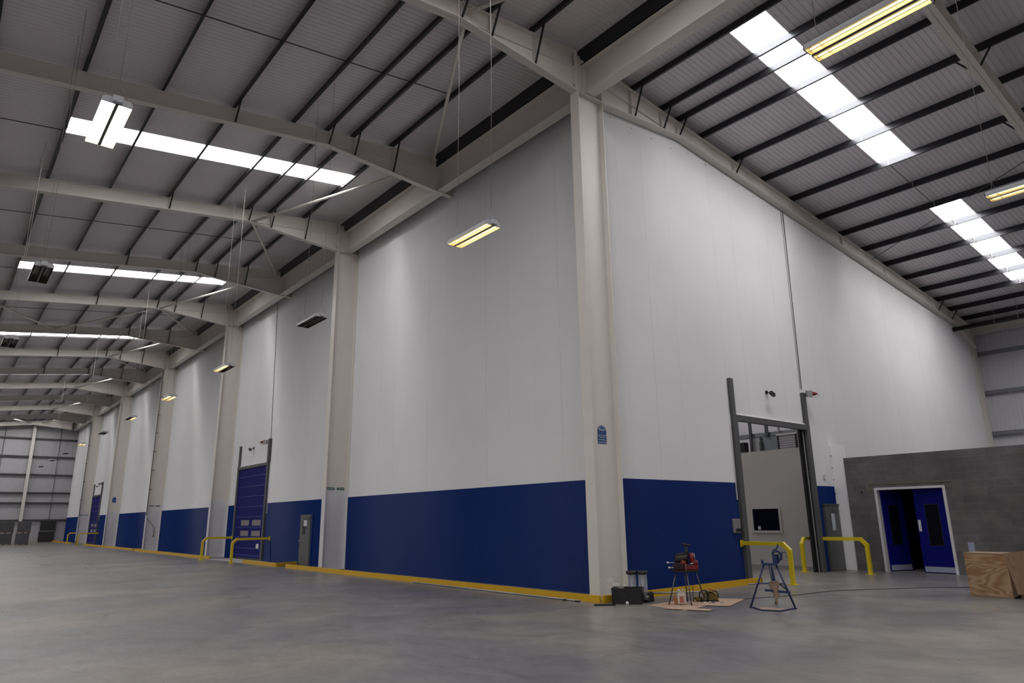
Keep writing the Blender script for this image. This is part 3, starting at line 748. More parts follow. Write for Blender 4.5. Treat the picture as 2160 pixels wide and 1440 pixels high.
# tall open doorway in the end wall
t = bpy.data.objects.new('door_3', None); COL.objects.link(t); t.location = (XB, DY0, 0); t['_w'] = (XB, DY0, 0); struct(t, 'tall open doorway with slate grey frame')
MB().box(XB, XB+.10, DY0-.18, DY0+.03, 0, 4.645).box(XB, XB+.10, DY0-.19, DY0-.02, 4.645, 5.72).build('guide_post', 'grey_frame', t)
MB().box(XB, XB+.10, DY1-.02, DY1+.16, 0, 4.645).box(XB, XB+.10, DY1-.04, DY1+.15, 4.645, 5.72).build('guide_post', 'grey_frame', t)
MB().box(XB, XB+.095, DY0+.03, DY1-.02, 4.47, 4.64).build('lintel', 'grey_frame', t)
MB().prism([(XB, DY0+.03, 4.642), (XB+.09, DY0+.03, 4.642), (XB, DY0+.03, 4.71)], (0, 1, 0), DY1-DY0-.05).build('top_flashing', 'white', t)
mm = MB(); mm.box(XB-.24, XB-.16, DY1-.05, DY1+.02, 0, 4.5); mm.build('inner_track', 'blackmetal', t)
mm = MB(); mm.box(XB-.16, XB, DY1-.004, DY1, 0, 4.5).box(XB-.16, XB, DY0, DY0+.004, 0, 4.5).box(XB-.16, XB, DY0, DY1, 4.494, 4.5); mm.build('reveal_lining', 'blackmetal', t)
mm = MB(); mm.box(XB-.06, XB-.03, DY1-.07, DY1-.04, 0, 4.4); mm.build('seal_edge', 'galv', t)
mm = MB()
for z0, z1 in ((2.2, 4.3),): mm.box(XB, XB+.02, DY0-.25, DY0-.22, z0, z1)
mm.build('cover_strip', 'white', t)
# control box on blue wall by that doorway
t = thing('control_box', (XB+.06, 4.96, 1.3), 'grey electrical control box on the blue wall left of the tall doorway', 'control box')
MB().box(XB, XB+.06, 4.76, 5.10, 1.30, 1.68).build('enclosure', 'galv', t, bevel=.01)
for yy_ in (4.89, 5.02): MB().cyl((XB+.06, yy_, 1.38), (XB+.10, yy_, 1.38), .045, 12).build('push_button', 'black', t)
# personnel doors
def pdoor_a(x0, x1, n):
    t = bpy.data.objects.new('door_%d' % n, None); COL.objects.link(t); t.location = (x0, 0, 0); t['_w'] = (x0, 0, 0); struct(t, 'grey steel personnel door in the blue band')
    MB().box(x0, x1, -.06, -.002, 0, 2.07).build('frame', 'grey_frame', t)
    MB().box(x0+.06, x1-.06, -.075, -.06, .02, 2.0).build('leaf', 'grey_door', t)
    MB().box(x0+.33, x0+.60, -.08, -.074, 1.25, 1.82).build('glass_pane', 'dark_glass', t)
    MB().box(x0+.42, x0+.75, -.085, -.080, 1.60, 1.84).build('notice', 'whitepaper', t)
    MB().box(x0+.50, x1-.10, -.11, -.076, 1.90, 1.96).build('door_closer', 'grey_frame', t)
    mm = MB(); mm.cyl((x0+.11, -.075, 1.0), (x0+.11, -.13, 1.0), .02, 10).box(x0+.10, x0+.22, -.135, -.115, .985, 1.015); mm.build('door_handle', 'steel', t)
    MB().box(x1-.02, x1+.10, -.04, -.002, 0, 2.07).build('side_trim', 'blue_a', t)
pdoor_a(-18.82, -17.72, 4)
t = bpy.data.objects.new('door_5', None); COL.objects.link(t); t.location = (XB, 10, 0); t['_w'] = (XB, 10, 0); struct(t, 'grey steel personnel door right of the tall doorway')
MB().box(XB, XB+.06, 9.98, 10.97, 0, 2.07).build('frame', 'grey_frame', t)
MB().box(XB+.06, XB+.075, 10.03, 10.92, .02, 2.0).build('leaf', 'grey_door', t)
MB().box(XB+.07, XB+.08, 10.33, 10.66, 1.23, 1.81).build('pane_frame', 'grey_frame', t)
MB().box(XB+.078, XB+.084, 10.36, 10.58, 1.26, 1.79).build('glass_pane', 'signwhite', t)
MB().box(XB+.06, XB+.11, 10.45, 10.8, 1.90, 1.95).build('door_closer', 'grey_frame', t)
MB().box(XB, XB+.09, 9.94, 11.06, 2.07, 2.10).build('drip_bar', 'grey_frame', t)
# switch plate above
tag(MB().box(XB, XB+.03, 10.28, 10.42, 2.92, 3.05).build('wall_socket', 'whitepaper', loc=(XB+.01, 10.35, 2.92)), 'tiny white switch plate on the end wall above the right grey door', 'switch')

# blue double door in block wall
t = bpy.data.objects.new('door_6', None); COL.objects.link(t); t.location = (ox0, BY, 0); t['_w'] = (ox0, BY, 0); struct(t, 'royal blue double door with white frame, standing ajar')
mm = MB(); mm.box(ox0-.03, ox0+.05, BY-.03, BY+.21, 0, 2.57).box(ox1-.05, ox1+.03, BY-.03, BY+.21, 0, 2.57).box(ox0+.05, ox1-.05, BY-.03, BY+.21, 2.50, 2.57); mm.build('frame', 'white', t)
def leaf(hinge, ang, width, flip):
    """leaf hinged on an upright axis"""
    Mx = Matrix.Translation(hinge) @ Matrix.Rotation(math.radians(ang), 4, 'Z')
    def B(x0, x1, y0, y1, z0, z1): 
        if flip: x0, x1 = -x1, -x0
        return MB().box(x0, x1, y0, y1, z0, z1, Mx)
    lf = B(0, width, -.022, .022, .015, 2.49).build('door_leaf', 'leafblue', t)
    B(.24, .66, -.027, -.021, .80, 2.03).build('glazing_bead', 'blackmetal', lf)
    B(.26, .64, -.030, -.026, .82, 2.01).build('glass_pane', 'dark_glass', lf)
    B(.03, width-.03, -.028, -.021, .03, .19).build('kick_plate', 'alum', lf)
    if flip: B(width-.11, width-.03, -.030, -.021, 1.22, 1.56).build('push_plate', 'steel' if not flip else 'whitepaper', lf)
    return lf
leaf((ox0+.055, BY+.16, 0), 71, .93, False)
leaf((ox1-.055, BY+.16, 0), -6, .94, True)
# things seen through the gap
t = thing('steel_stand', (1.75, 12.2, 0), 'small steel stand glimpsed in the gap between the blue double doors', 'stand')
mm = MB()
for dx in (-.12, .02): mm.cyl((1.66+dx, 12.3, .02), (1.66+dx, 12.3, 1.02), .016, 8)
mm.build('leg', 'steel', t)
MB().box(1.48, 1.85, 12.2, 12.4, 1.02, 1.045).build('top_shelf', 'steel', t)
MB().lathe((1.68, 12.3, 0), [(.16, 0), (.16, .02), (.03, .05)], 14).build('foot', 'steel', t)
tag(MB().box(3.09, 3.25, BY-.012, BY, .45, .92).build('wall_plate', 'alum', loc=(3.17, BY, .45)), 'small pale blue plate fixed to the block wall behind the plywood crate', 'plate')
# black disc stands in for the dark inside a hole in block wall
tag(MB().cyl((.26, BY-.004, 2.45), (.26, BY+.001, 2.45), .035, 10).build('wall_hole', 'black', loc=(.26, BY, 2.45)), 'small black disc drawn as a hole in the block wall left of the double doors', 'hole')

# dark opening low on far gable
t = bpy.data.objects.new('door_7', None); COL.objects.link(t); t.location = (GX, -1.8, 0); t['_w'] = (GX, -1.8, 0); struct(t, 'dark louvred double-height door in the far gable')
MB().box(GX+.2, GX+.24, -2.55, -1.05, .05, 1.18).build('lower_panel', 'dark_fill', t)
MB().box(GX+.2, GX+.24, -2.50, -1.00, 1.24, 2.33).build('upper_panel', 'dark_fill', t)
MB().box(GX+.2, GX+.25, -2.52, -1.02, 1.18, 1.24).build('mid_rail', 'galv', t)

# ================================================================= INSIDE, THROUGH THE TALL DOORWAY
IY = 11.6
struct(MB().box(-20, XB-.17, IY, IY+.15, 0, 4.14).build('wall_partition', 'inner'), 'beige partition inside the tall doorway')
struct(MB().box(-20, XB-.17, IY-.02, IY, 0, .10).build('baseboard_partition', 'white'))
t = bpy.data.objects.new('window_100', None); COL.objects.link(t); t.location = (-3.8, IY, 1.2); t['_w'] = (-3.8, IY, 1.2); struct(t, 'small dark window in the beige partition')
wx0, wx1, wz0, wz1 = -4.18, -3.12, 1.22, 2.0
mm = MB(); f = .09
mm.box(wx0-f, wx0, IY-.03, IY, wz0-f, wz1+f).box(wx1, wx1+f, IY-.03, IY, wz0-f, wz1+f).box(wx0, wx1, IY-.03, IY, wz1, wz1+f).box(wx0, wx1, IY-.05, IY, wz0-f, wz0); mm.build('window_frame', 'inner', t)
MB().box(wx0, wx1, IY-.012, IY-.001, wz0, wz1).build('glass_pane', 'dark_glass', t)
tag(MB().box(-4.0, -3.90, IY-.035, IY-.013, 1.25, 1.38).build('paper_cup', 'whitepaper', loc=(-3.95, IY-.02, 1.25)), 'small white item standing in the corner of the partition window', 'cup')
# steelwork and plant beyond the partition
def inb(x0, x1, y0, y1, z0, z1, mt, name, label, cat): return tag(MB().box(x0, x1, y0, y1, z0, z1).build(name, mt, loc=((x0+x1)/2, (y0+y1)/2, z0)), label, cat)
inb(-5.48, -5.38, 14.0, 14.1, 0, 9, 'grey_frame', 'support_post', 'grey upright post beyond the partition, leftmost seen through the doorway', 'post')
inb(-4.74, -4.62, 14.0, 14.1, 4.95, 9, 'grey_frame', 'support_post', 'grey upright post beyond the partition, middle one seen through the doorway', 'post')
inb(-4.16, -4.10, 14.0, 14.1, 5.1, 9, 'galv', 'support_post', 'slim grey upright post beyond the partition, right one seen through the doorway', 'post')
inb(-14, -1.2, 14.12, 14.5, 4.98, 5.14, 'duct', 'ceiling_duct', 'long grey duct crossing beyond the partition', 'duct')
inb(-5.38, -5.08, 14.12, 14.9, 3.5, 4.95, 'duct_light', 'plant_cabinet', 'light grey cabinet between posts beyond the partition', 'cabinet')
inb(-5.05, -4.95, 14.0, 14.12, 3.5, 4.75, 'grey_frame', 'support_post', 'short dark upright post between two cabinets beyond the partition', 'post')
inb(-4.92, -4.26, 14.12, 14.9, 3.5, 4.96, 'duct', 'plant_cabinet', 'wide blue-grey cabinet beyond the partition left of the shutter', 'cabinet')
inb(-5.9, -5.56, 13.7, 14.0, 3.5, 4.77, 'blackmetal', 'plant_unit', 'black plant unit beyond the partition at the left', 'unit')
t = thing('louvre_shutter', (-3.8, 14, 3.4), 'cream slatted shutter panel beyond the partition, upper right of the doorway', 'shutter')
mm = MB()
for i in range(16): mm.box(-4.15, -3.43, 14.0, 14.03, 3.5+i*.093, 3.5+i*.093+.07)
mm.box(-4.15, -3.43, 14.03, 14.05, 3.4, 4.94); mm.build('slats', 'clad', t)
MB().box(-4.20, -4.15, 13.97, 14.06, 3.3, 4.94).build('side_guide', 'black', t)
MB().box(-3.43, -3.36, 13.97, 14.06, 3.3, 4.94).build('side_guide', 'black', t)
MB().box(-4.22, -3.34, 13.95, 14.06, 4.94, 5.0).build('head_rail', 'cream', t)
struct(MB().box(-20, XB-.17, 24, 24.1, 0, 14).build('wall_inner_back', 'clad'))

# ================================================================= SIGNS
def textmesh(s, size, mtx, parent, mt, name='lettering', align='CENTER'):
    c = bpy.data.curves.new('t', 'FONT'); c.body = s; c.size = size; c.align_x = align; c.align_y = 'CENTER'; c.extrude = .0006
    o = bpy.data.objects.new('t', c); COL.objects.link(o)
    dg = bpy.context.evaluated_depsgraph_get(); me = bpy.data.meshes.new_from_object(o.evaluated_get(dg)); bpy.data.objects.remove(o)
    me.materials.clear(); me.materials.append(M[mt]); n = bpy.data.objects.new(name, me); COL.objects.link(n)
    off = Vector(parent['_w']); n.parent = parent; n.matrix_local = Matrix.Translation(-off) @ mtx
    return n
def facing_x(p): # text plane facing +x, reading towards +y
    return Matrix.Translation(p) @ Matrix(((0, 0, 1, 0), (1, 0, 0, 0), (0, 1, 0, 0), (0, 0, 0, 1)))
def blue_sign(x, yc, z0, label, text=True):
    t = thing('notice_board', (x, yc, z0), label, 'sign'); w = .30
    pts = [(x, yc-w/2, z0+.21), (x, yc+w/2, z0+.21)]
    arc = [(x, yc+w/2*math.cos(q), z0+.30+.135*math.sin(q)) for q in [math.pi*i/16 for i in range(17)]]
    MB().prism([(x, yc-w/2, z0+.21), (x, yc+w/2, z0+.21)] + arc, (1, 0, 0), .004).build('arched_panel', 'signblue', t)
    MB().box(x, x+.004, yc-w/2, yc+w/2, z0, z0+.195).build('lower_panel', 'signblue', t)
    if text:
        textmesh('Please', .085, facing_x((x+.006, yc, z0+.335)), t, 'signwhite')
        textmesh('i', .07, facing_x((x+.006, yc, z0+.27)), t, 'signwhite')
        for i, s in enumerate(('Keep this', 'workplace', 'clean & tidy')):
            textmesh(s, .056, facing_x((x+.006, yc, z0+.160-i*.062)), t, 'signwhite')
        m_ = MB()
        for i in range(1, 8):
            q0, q1 = math.pi*i/9+.02, math.pi*(i+.55)/9
            P = [(x+.0045, yc+rr*math.cos(q), z0+.30+.86*rr*math.sin(q)) for rr, q in ((.118, q0), (.118, q1), (.138, q1), (.138, q0))]
            m_.prism(P, (1, 0, 0), .001)
        m_.build('rim_mark', 'signwhite', t)
xs = XC+.009
blue_sign(xs+.002, -.49, 3.45, 'small blue arched notice on the corner column')
blue_sign(XC-4*PITCH+.012, -.50, 3.62, 'tiny blue arched notice on the fourth left column', False)
def green_sign(x, z, label):
    t = thing('exit_sign_strip', (x, -.46, z), label, 'sign')
    for y0, y1 in ((-.82, -.52), (-.42, -.11)):
        s = MB().box(x, x+.003, y0, y1, z, z+.10).build('sign_face', 'signgreen', t)
        m_ = MB(); w = y1-y0; left = y0 < -.5; 
        ya = y0+.05 if left else y1-.05
        d = -1 if left else 1
        # arrow block
        m_.prism([(x+.004, ya+d*.030, z+.05), (x+.004, ya-d*.005, z+.085), (x+.004, ya-d*.005, z+.015)], (1, 0, 0), .001)
        m_.box(x+.004, x+.005, min(ya-d*.005, ya-d*.04), max(ya-d*.005, ya-d*.04), z+.038, z+.062)
        # running figure: head, body, legs
        yb = y0+.145 if left else y1-.145
        m_.box(x+.004, x+.005, yb-.01, yb+.01, z+.07, z+.088).box(x+.004, x+.005, yb-.016, yb+.012, z+.04, z+.066)
        m_.prism([(x+.004, yb-.02, z+.012), (x+.004, yb-.008, z+.012), (x+.004, yb+.006, z+.04), (x+.004, yb-.008, z+.04)], (1, 0, 0), .001)
        m_.prism([(x+.004, yb+.028, z+.016), (x+.004, yb+.034, z+.026), (x+.004, yb+.006, z+.046), (x+.004, yb-.004, z+.038)], (1, 0, 0), .001)
        # doorway bar
        yd = y0+.225 if left else y1-.225
        m_.box(x+.004, x+.005, yd-.03, yd-.018, z+.012, z+.088).box(x+.004, x+.005, yd+.012, yd+.024, z+.012, z+.088).box(x+.004, x+.005, yd-.018, yd+.012, z+.076, z+.088)
        m_.build('sign_pictogram', 'signwhite', s)
green_sign(XC-PITCH+.012, 2.95, 'pair of small green exit signs on the first column left of the corner')
green_sign(XC-3*PITCH+.012, 2.95, 'pair of small green exit signs on the third column left of the corner')
green_sign(XC-5*PITCH+.012, 2.72, 'pair of tiny green exit signs on the fifth column left of the corner')

# pipework on third and fifth column
t = thing('down_pipe', (XC-3*PITCH+.17, -DC, 2.3), 'thin dark pipe with clips running up the third left column', 'pipe')
x = XC-3*PITCH+.18
MB().cyl((x, -DC-.02, 2.35), (x, -DC-.02, 12.6), .022, 8).build('pipe_run', 'rail', t)
for z in (4.1, 5.4, 6.7, 8.0, 9.3, 10.6): MB().box(x-.03, x+.02, -DC-.06, -DC+.16, z, z+.04).build('pipe_clip', 'rail', t)
MB().tube([(x, -DC+.0, 2.2), (x, -.55, 1.75), (x, -.38, 1.5), (x, -.38, 1.0)], .018, 8).build('drain_bend', 'rail', t)
MB().box(x-.03, x+.03, -.46, -.30, .96, 1.0).build('valve', 'rail', t)
t = thing('down_pipe', (XC-5*PITCH+.17, -DC, 1.5), 'thin dark pipe with clips running up the fifth left column', 'pipe')
x = XC-5*PITCH+.18
MB().cyl((x, -DC-.02, 2.6), (x, -DC-.02, 12.0), .022, 8).build('pipe_run', 'rail', t)
for z in (4.2, 6.0, 7.8, 9.6): MB().box(x-.03, x+.02, -DC-.06, -DC+.12, z, z+.05).build('pipe_clip', 'rail', t)

# stacks near the gable
def stack(x, y0, y1, label, z0, z1):
    o = tag(MB().box(x-1.5, x, y0, y1, z0+.10, z1).build('wrapped_stack', 'stillage', loc=(x-.7, (y0+y1)/2, z0), bevel=.03), label, 'stack', 'dark wrapped stacks by the gable')
    m_ = MB()
    for yy_ in (y0+.05, (y0+y1)/2, y1-.05): m_.box(x-1.48, x-.02, yy_-.05, yy_+.05, z0, z0+.07)
    m_.box(x-1.5, x, y0, y1, z0+.07, z0+.10); m_.build('pallet', 'board', o)
stack(-73.9, -5.55, -4.55, 'dark wrapped stack by the gable, right pile, lower one', 0, 1.10)
stack(-73.9, -5.50, -4.50, 'dark wrapped stack by the gable, right pile, upper one', 1.10, 2.25)
stack(-76.2, -6.9, -5.75, 'dark wrapped stack by the gable, left pile, lower one', 0, 1.10)
stack(-76.2, -6.85, -5.70, 'dark wrapped stack by the gable, left pile, upper one', 1.10, 2.22)
stack(-76.2, -8.3, -7.1, 'dark wrapped stack by the gable at the photo edge, lower one', 0, 1.10)
stack(-76.2, -8.25, -7.05, 'dark wrapped stack by the gable at the photo edge, upper one', 1.10, 2.25)
tag(MB().box(-71.2, -70.95, -1.0, -.75, 0, .35).build('waste_sack', 'rag', loc=(-71.1, -.9, 0), bevel=.05), 'small brown sack on the floor by the far left guard rail', 'sack')

# ================================================================= CLUTTER BY THE CORNER
# black folding crate
cx0, cy0 = .20, -1.22
Mx = Matrix.Translation((.20, -1.16, 0)) @ Matrix.Rotation(math.radians(34), 4, 'Z')
t = thing('folding_crate', (.20, -1.16, 0), 'black plastic folding crate on the floor beside the corner column', 'crate')
w, dp, h = .62, .42, .31
m_ = MB(); th = .015
m_.box(0, w, 0, dp, 0, .02, Mx)
for (x0, x1, y0, y1) in ((0, w, 0, th), (0, w, dp-th, dp), (0, th, 0, dp), (w-th, w, 0, dp)):
    m_.box(x0, x1, y0, y1, .02, .05, Mx); m_.box(x0, x1, y0, y1, h-.10, h, Mx)
for i in range(9):
    for y in (0, dp-th): m_.box(i*w/8-.012 if i else 0, i*w/8+.016 if i < 8 else w, y, y+th, .05, h-.10, Mx)
for i in range(6):
    for x in (0, w-th): m_.box(x, x+th, max(0, i*dp/5-.012), min(dp, i*dp/5+.016), .05, h-.10, Mx)
m_.box(th, w-th, .006, .010, .05, h-.1, Mx); m_.box(.006, .010, th, dp-th, .05, h-.1, Mx)
m_.build('crate_body', 'black', t)
m_ = MB(); m_.box(-.012, w+.012, -.012, .0, h-.03, h+.004, Mx).box(-.012, w+.012, dp, dp+.012, h-.03, h+.004, Mx).box(-.012, 0, 0, dp, h-.03, h+.004, Mx).box(w, w+.012, 0, dp, h-.03, h+.004, Mx); m_.build('rim', 'blackmetal', t)
# clear plastic bag hanging over the crate side
t2 = MB(); 
def bagpt(u, v):
    base = Vector((-.03, -.50, .06)); random.seed(int(u*100+v*1000))
    return base
random.seed(5)
gr = []
for iv in range(9):
    row = []
    for iu in range(13):
        u = iu/12; v = iv/8
        x = -.01+.20*u+.03*math.sin(9*u+4*v); y = -1.02+.40*u+.05*math.sin(13*v+7*u); z = .12+v*(.40-.22*u)+.02*math.sin(17*u)
        row.append(len(t2.v)); t2.v.append((x+random.uniform(-.015, .015), y+random.uniform(-.015, .015), max(.02, z+random.uniform(-.015, .015))))
    gr.append(row)
for iv in range(8):
    for iu in range(12): t2.face((gr[iv][iu], gr[iv][iu+1], gr[iv+1][iu+1], gr[iv+1][iu]), True)
tag(t2.build('plastic_bag', 'clear', loc=(.1, -.9, .1)), 'crumpled clear plastic bag between the black crate and the corner column', 'bag')
# two clear canisters with black lids in the crate
for (x, y, lab) in ((.22, -.53, 'clear bag-filter canister with black lid behind the crate, left one'), (.40, -.38, 'clear bag-filter canister with black lid behind the crate, right one')):
    t = thing('clear_canister', (x, y, 0), lab, 'canister', 'clear canisters behind the black crate')
    MB().lathe((x, y, 0), [(.098, .02), (.10, .30), (.096, .52), (.10, .56)], 22).build('canister_body', 'clear', t)
    MB().lathe((x, y, 0), [(.11, .56), (.118, .57), (.118, .62), (.10, .635)], 22).build('lid', 'black', t)
    MB().cyl((x, y, .0), (x, y, .54), .016, 10).build('centre_tube', 'steel', t)
    MB().lathe((x, y, 0), [(.10, 0), (.10, .02), (.09, .025)], 22).build('base_ring', 'black', t)
# small black case and castor
t = thing('charger_box', (.52, -.22, 0), 'small dark grey charger box beside the black crate', 'box')
Mx2 = Matrix.Translation((.40, -.44, 0)) @ Matrix.Rotation(math.radians(45), 4, 'Z')
MB().box(0, .26, 0, .20, .0, .19, Mx2).build('case', 'blackmetal', t, bevel=.015)
MB().box(.09, .15, -.004, 0, .09, .12, Mx2).build('badge', 'signwhite', t)
tag(MB().box(.52, .62, -.52, -.43, 0, .07).build('plug', 'black', loc=(.57, -.47, 0), bevel=.012), 'small black plug lying in front of the charger box', 'plug')
tag(MB().bar((.12, -1.62, .015), (.42, -1.30, .015), .07, .03).build('flat_bar', 'black', loc=(.2, -1.5, 0)), 'flat black bar lying on the floor before the crate', 'bar')
tag(MB().lathe((.55, -1.08, 0), [(.03, 0), (.034, .05), (.02, .07)], 12).build('small_cup', 'signwhite', loc=(.55, -1.08, 0)), 'small pale cup on the floor before the black crate', 'cup')
# long silver pipes
tag(MB().cyl((.15, .05, .125), (1.05, .95, .145), .022, 10).build('silver_pipe', 'galv', loc=(.2, .1, .11)), 'silver pipe propped over the yellow kerb beside the crate', 'pipe')
tag(MB().cyl((-.3+.1, 3.6, .02), (.15, 5.2, .02), .018, 10).build('silver_pipe', 'galv', loc=(.1, 4, 0)), 'thin pipe on the floor along the end wall kerb', 'pipe')
tag(MB().cyl((-7.45, -1.33, .02), (-.55, -1.36, .02), .02, 10).build('long_pipe', 'galv', loc=(-4, -1.3, 0)), 'very long thin grey pipe on the floor along the front kerb', 'pipe')
for x_, l_ in ((-1.0, 'left'), (-.6, 'right')): tag(MB().box(x_-.05, x_+.05, -1.42, -1.36, 0, .03).build('pipe_chock', 'blackmetal', loc=(x_, -1.39, 0)), 'small dark chock by the end of the long pipe, %s one' % l_, 'chock')

# cardboard sheets
def sheet(pts, z, label, tilt=0):
    m_ = MB(); m_.prism([(x, y, z+tilt*(i % 2)) for i, (x, y) in enumerate(pts)], (0, 0, 1), .006)
    tag(m_.build('cardboard_sheet', 'card', loc=(pts[0][0], pts[0][1], z)), label, 'cardboard', 'flattened cardboard under the machine')
sheet([(.93, -.86), (1.95, -1.0), (1.75, .1), (.85, .2)], .002, 'flat brown cardboard sheet under the red machine, left one')
sheet([(1.52, -1.12), (2.35, -.78), (2.25, -.55), (1.5, -.80)], .012, 'flat brown cardboard sheet under the red machine, front one')
sheet([(1.30, -.35), (2.20, .1), (1.75, 1.35), (.95, .95)], .010, 'flat brown cardboard sheet under the red machine, right back one')

# pipe threading machine on legs
cxm, cym = 1.33, -.10
t = thing('pipe_threading_machine', (cxm, cym, 0), 'red and black pipe threading machine standing on slender steel legs', 'machine')
ax = Vector((.68, .73, 0)).normalized(); ay = Vector((-ax.y, ax.x, 0))   # ax points to image right
def mp(u, v, z): q = Vector((cxm, cym, 0))+ax*u+ay*v; return (q.x, q.y, z)
feet = [(-.40, -.12), (.02, -.34), (.40, .14), (.06, .34)]
tops = [(-.20, -.10), (.00, -.16), (.21, .0), (.02, .16)]
for (fu, fv), (tu, tv) in zip(feet, tops):
    MB().tube([mp(fu, fv, .0), mp(tu, tv, .66)], .014, 10).build('leg', 'legsteel', t)
def mbox(u0, u1, v0, v1, z0, z1, name, mt, bev=.01):
    Mz = Matrix.Translation((cxm, cym, 0)) @ Matrix(((ax.x, ay.x, 0, 0), (ax.y, ay.y, 0, 0), (0, 0, 1, 0), (0, 0, 0, 1)))
    return MB().box(u0, u1, v0, v1, z0, z1, Mz).build(name, mt, t, bevel=bev)
mbox(-.26, .26, -.19, .19, .64, .68, 'drip_tray', 'darkbrown')
mbox(-.22, .25, -.17, .17, .68, .78, 'base_casting', 'red', .02)
mbox(-.25, -.05, -.20, -.12, .70, .82, 'front_frame', 'darkbrown')
mbox(.12, .26, -.16, .14, .78, .87, 'gear_cover', 'red', .025)
MB().tube([mp(-.20, -.02, .89), mp(.06, -.02, .89)], [.085, .10], 18).build('motor_body', 'darkbrown', t)
MB().tube([mp(-.17, 0, .98), mp(.08, 0, 1.0)], [.03, .035], 12).build('upper_guide', 'darkbrown', t)
MB().tube([mp(.10, -.06, .92), mp(.18, -.06, .92)], .095, 20).build('hand_wheel', 'red', t)
MB().tube([mp(.185, -.06, .92), mp(.192, -.06, .92)], .10, 20).build('wheel_rim', 'steel', t)
MB().tube([mp(-.02, -.16, .80), mp(-.10, -.17, .84)], .05, 14).build('chuck_cap', 'red', t)
MB().tube([mp(.03, 0, .92), mp(.06, 0, 1.04), mp(.05, 0, 1.16)], [.05, .035, .02], 12).build('stem', 'darkbrown', t)
MB().tube([mp(-.03, 0, 1.205), mp(.03, 0, 1.18), mp(.15, 0, 1.165)], [.012, .028, .012], 10).build('feed_handle', 'darkbrown', t)
for z, u in ((.83, -.34), (.73, -.31)):
    h_ = MB().tube([mp(u, -.1, z+.0), mp(-.22, -.1, z)], .007, 8).build('lever', 'steel', t)
    MB().tube([mp(u-.05, -.1, z), mp(u, -.1, z)], [.016, .018], 10).build('lever_grip', 'whitepaper', t)
MB().tube([mp(-.01, -.2, .66), mp(-.015, -.21, .76), mp(-.03, -.19, .84)], .007, 8).build('clamp_rod', 'steel', t)
mbox(.09, .14, -.19, -.16, .80, .82, 'label_plate', 'signwhite', 0)
MB().tube([mp(.12, .05, .66), mp(.15, .05, .40), mp(.13, .06, .15), mp(.16, .1, .03)], .006, 6).build('power_cord', 'black', t)

# white jerrycan with orange one behind
t = thing('oil_can', (1.34, -.32, 0), 'white plastic oil can with red label under the red machine', 'can')
Mj = Matrix.Translation((1.34, -.30, 0)) @ Matrix.Rotation(math.radians(48), 4, 'Z')
mm = MB(); mm.box(-.085, .085, -.06, .06, .016, .22, Mj); mm.build('can_body', 'jerry', t, bevel=.02)
mm = MB(); mm.prism([tuple(Mj @ Vector(p)) for p in ((-.085, -.05, .215), (.085, -.05, .215), (.05, -.05, .265), (-.03, -.05, .265))], tuple((Mj.to_3x3() @ Vector((0, 1, 0)))), .1); mm.build('can_shoulder', 'jerry', t)
MB().tube([tuple(Mj @ Vector((-.045, 0, .26))), tuple(Mj @ Vector((-.045, 0, .30)))], .025, 12).build('cap', 'whitepaper', t)
MB().tube([tuple(Mj @ Vector(p)) for p in ((.0, 0, .26), (.02, 0, .30), (.07, 0, .29), (.08, 0, .22))], .012, 8).build('handle', 'jerry', t)
MB().box(-.05, .03, -.063, -.0605, .05, .17, Mj).build('label_patch', 'redlabel', t)
tag(MB().box(-.14, -.09, .02, .10, .012, .16, Mj).build('orange_bottle', 'orange', loc=(1.3, -.3, 0), bevel=.012), 'orange bottle half hidden behind the white oil can', 'bottle')

# yellow coiled hand tool with black frame
t = thing('site_transformer', (1.50, .30, 0), 'dark yellow site transformer with black hoop frame and coiled lead, on the cardboard', 'transformer')
c = Vector((1.42, .50, 0)); au = Vector((.70, .71, 0))
def hp(u, v, z): q = c+au*u+Vector((-au.y, au.x, 0))*v; return (q.x, q.y, z)
coil = []
for i in range(120):
    a_ = i*.42; coil.append(hp(.03+.105*math.cos(a_)*(1+.05*math.sin(i)), -.06+i*.0012, .13+.085*math.sin(a_)))
MB().tube(coil, .011, 7).build('coiled_lead', 'yellowdark', t)
bm_ = MB(); Mt = Matrix.Translation(c) @ Matrix(((au.x, -au.y, 0, 0), (au.y, au.x, 0, 0), (0, 0, 1, 0), (0, 0, 0, 1)))
bm_.box(-.02, .20, -.04, .12, .03, .19, Mt); bm_.build('casing', 'yellowdark', t, bevel=.03)
MB().tube([hp(-.26, -.02, .05), hp(-.20, 0, .07), hp(-.13, 0, .06)], [.035, .055, .04], 12).build('lead_bundle', 'yellowdark', t)
MB().tube([hp(-.10+.10*math.cos(q), -.10, .14+.10*math.sin(q)) for q in [math.pi*2*i/20 for i in range(20)]], .014, 8, closed=True).build('frame_hoop', 'black', t)
MB().tube([hp(.16+.06*math.cos(q), .06, .12+.10*math.sin(q)) for q in [math.pi*2*i/20 for i in range(20)]], .014, 8, closed=True).build('frame_hoop', 'black', t)
MB().tube([hp(-.18, -.10, .02), hp(.20, -.10, .02), hp(.22, .06, .02), hp(-.14, .08, .02)], .011, 8, closed=True).build('frame_base', 'black', t)
MB().tube([hp(-.10, -.08, .24), hp(0, -.02, .27), hp(.15, .05, .22)], .012, 8).build('carry_bar', 'orange', t)
MB().tube([hp(-.32+.11*q, -.05+.05*math.sin(q*5), .03+.06*abs(math.sin(q*3))) for q in [i/10 for i in range(21)]], .014, 7).build('loose_hose', 'yellowdark', t)
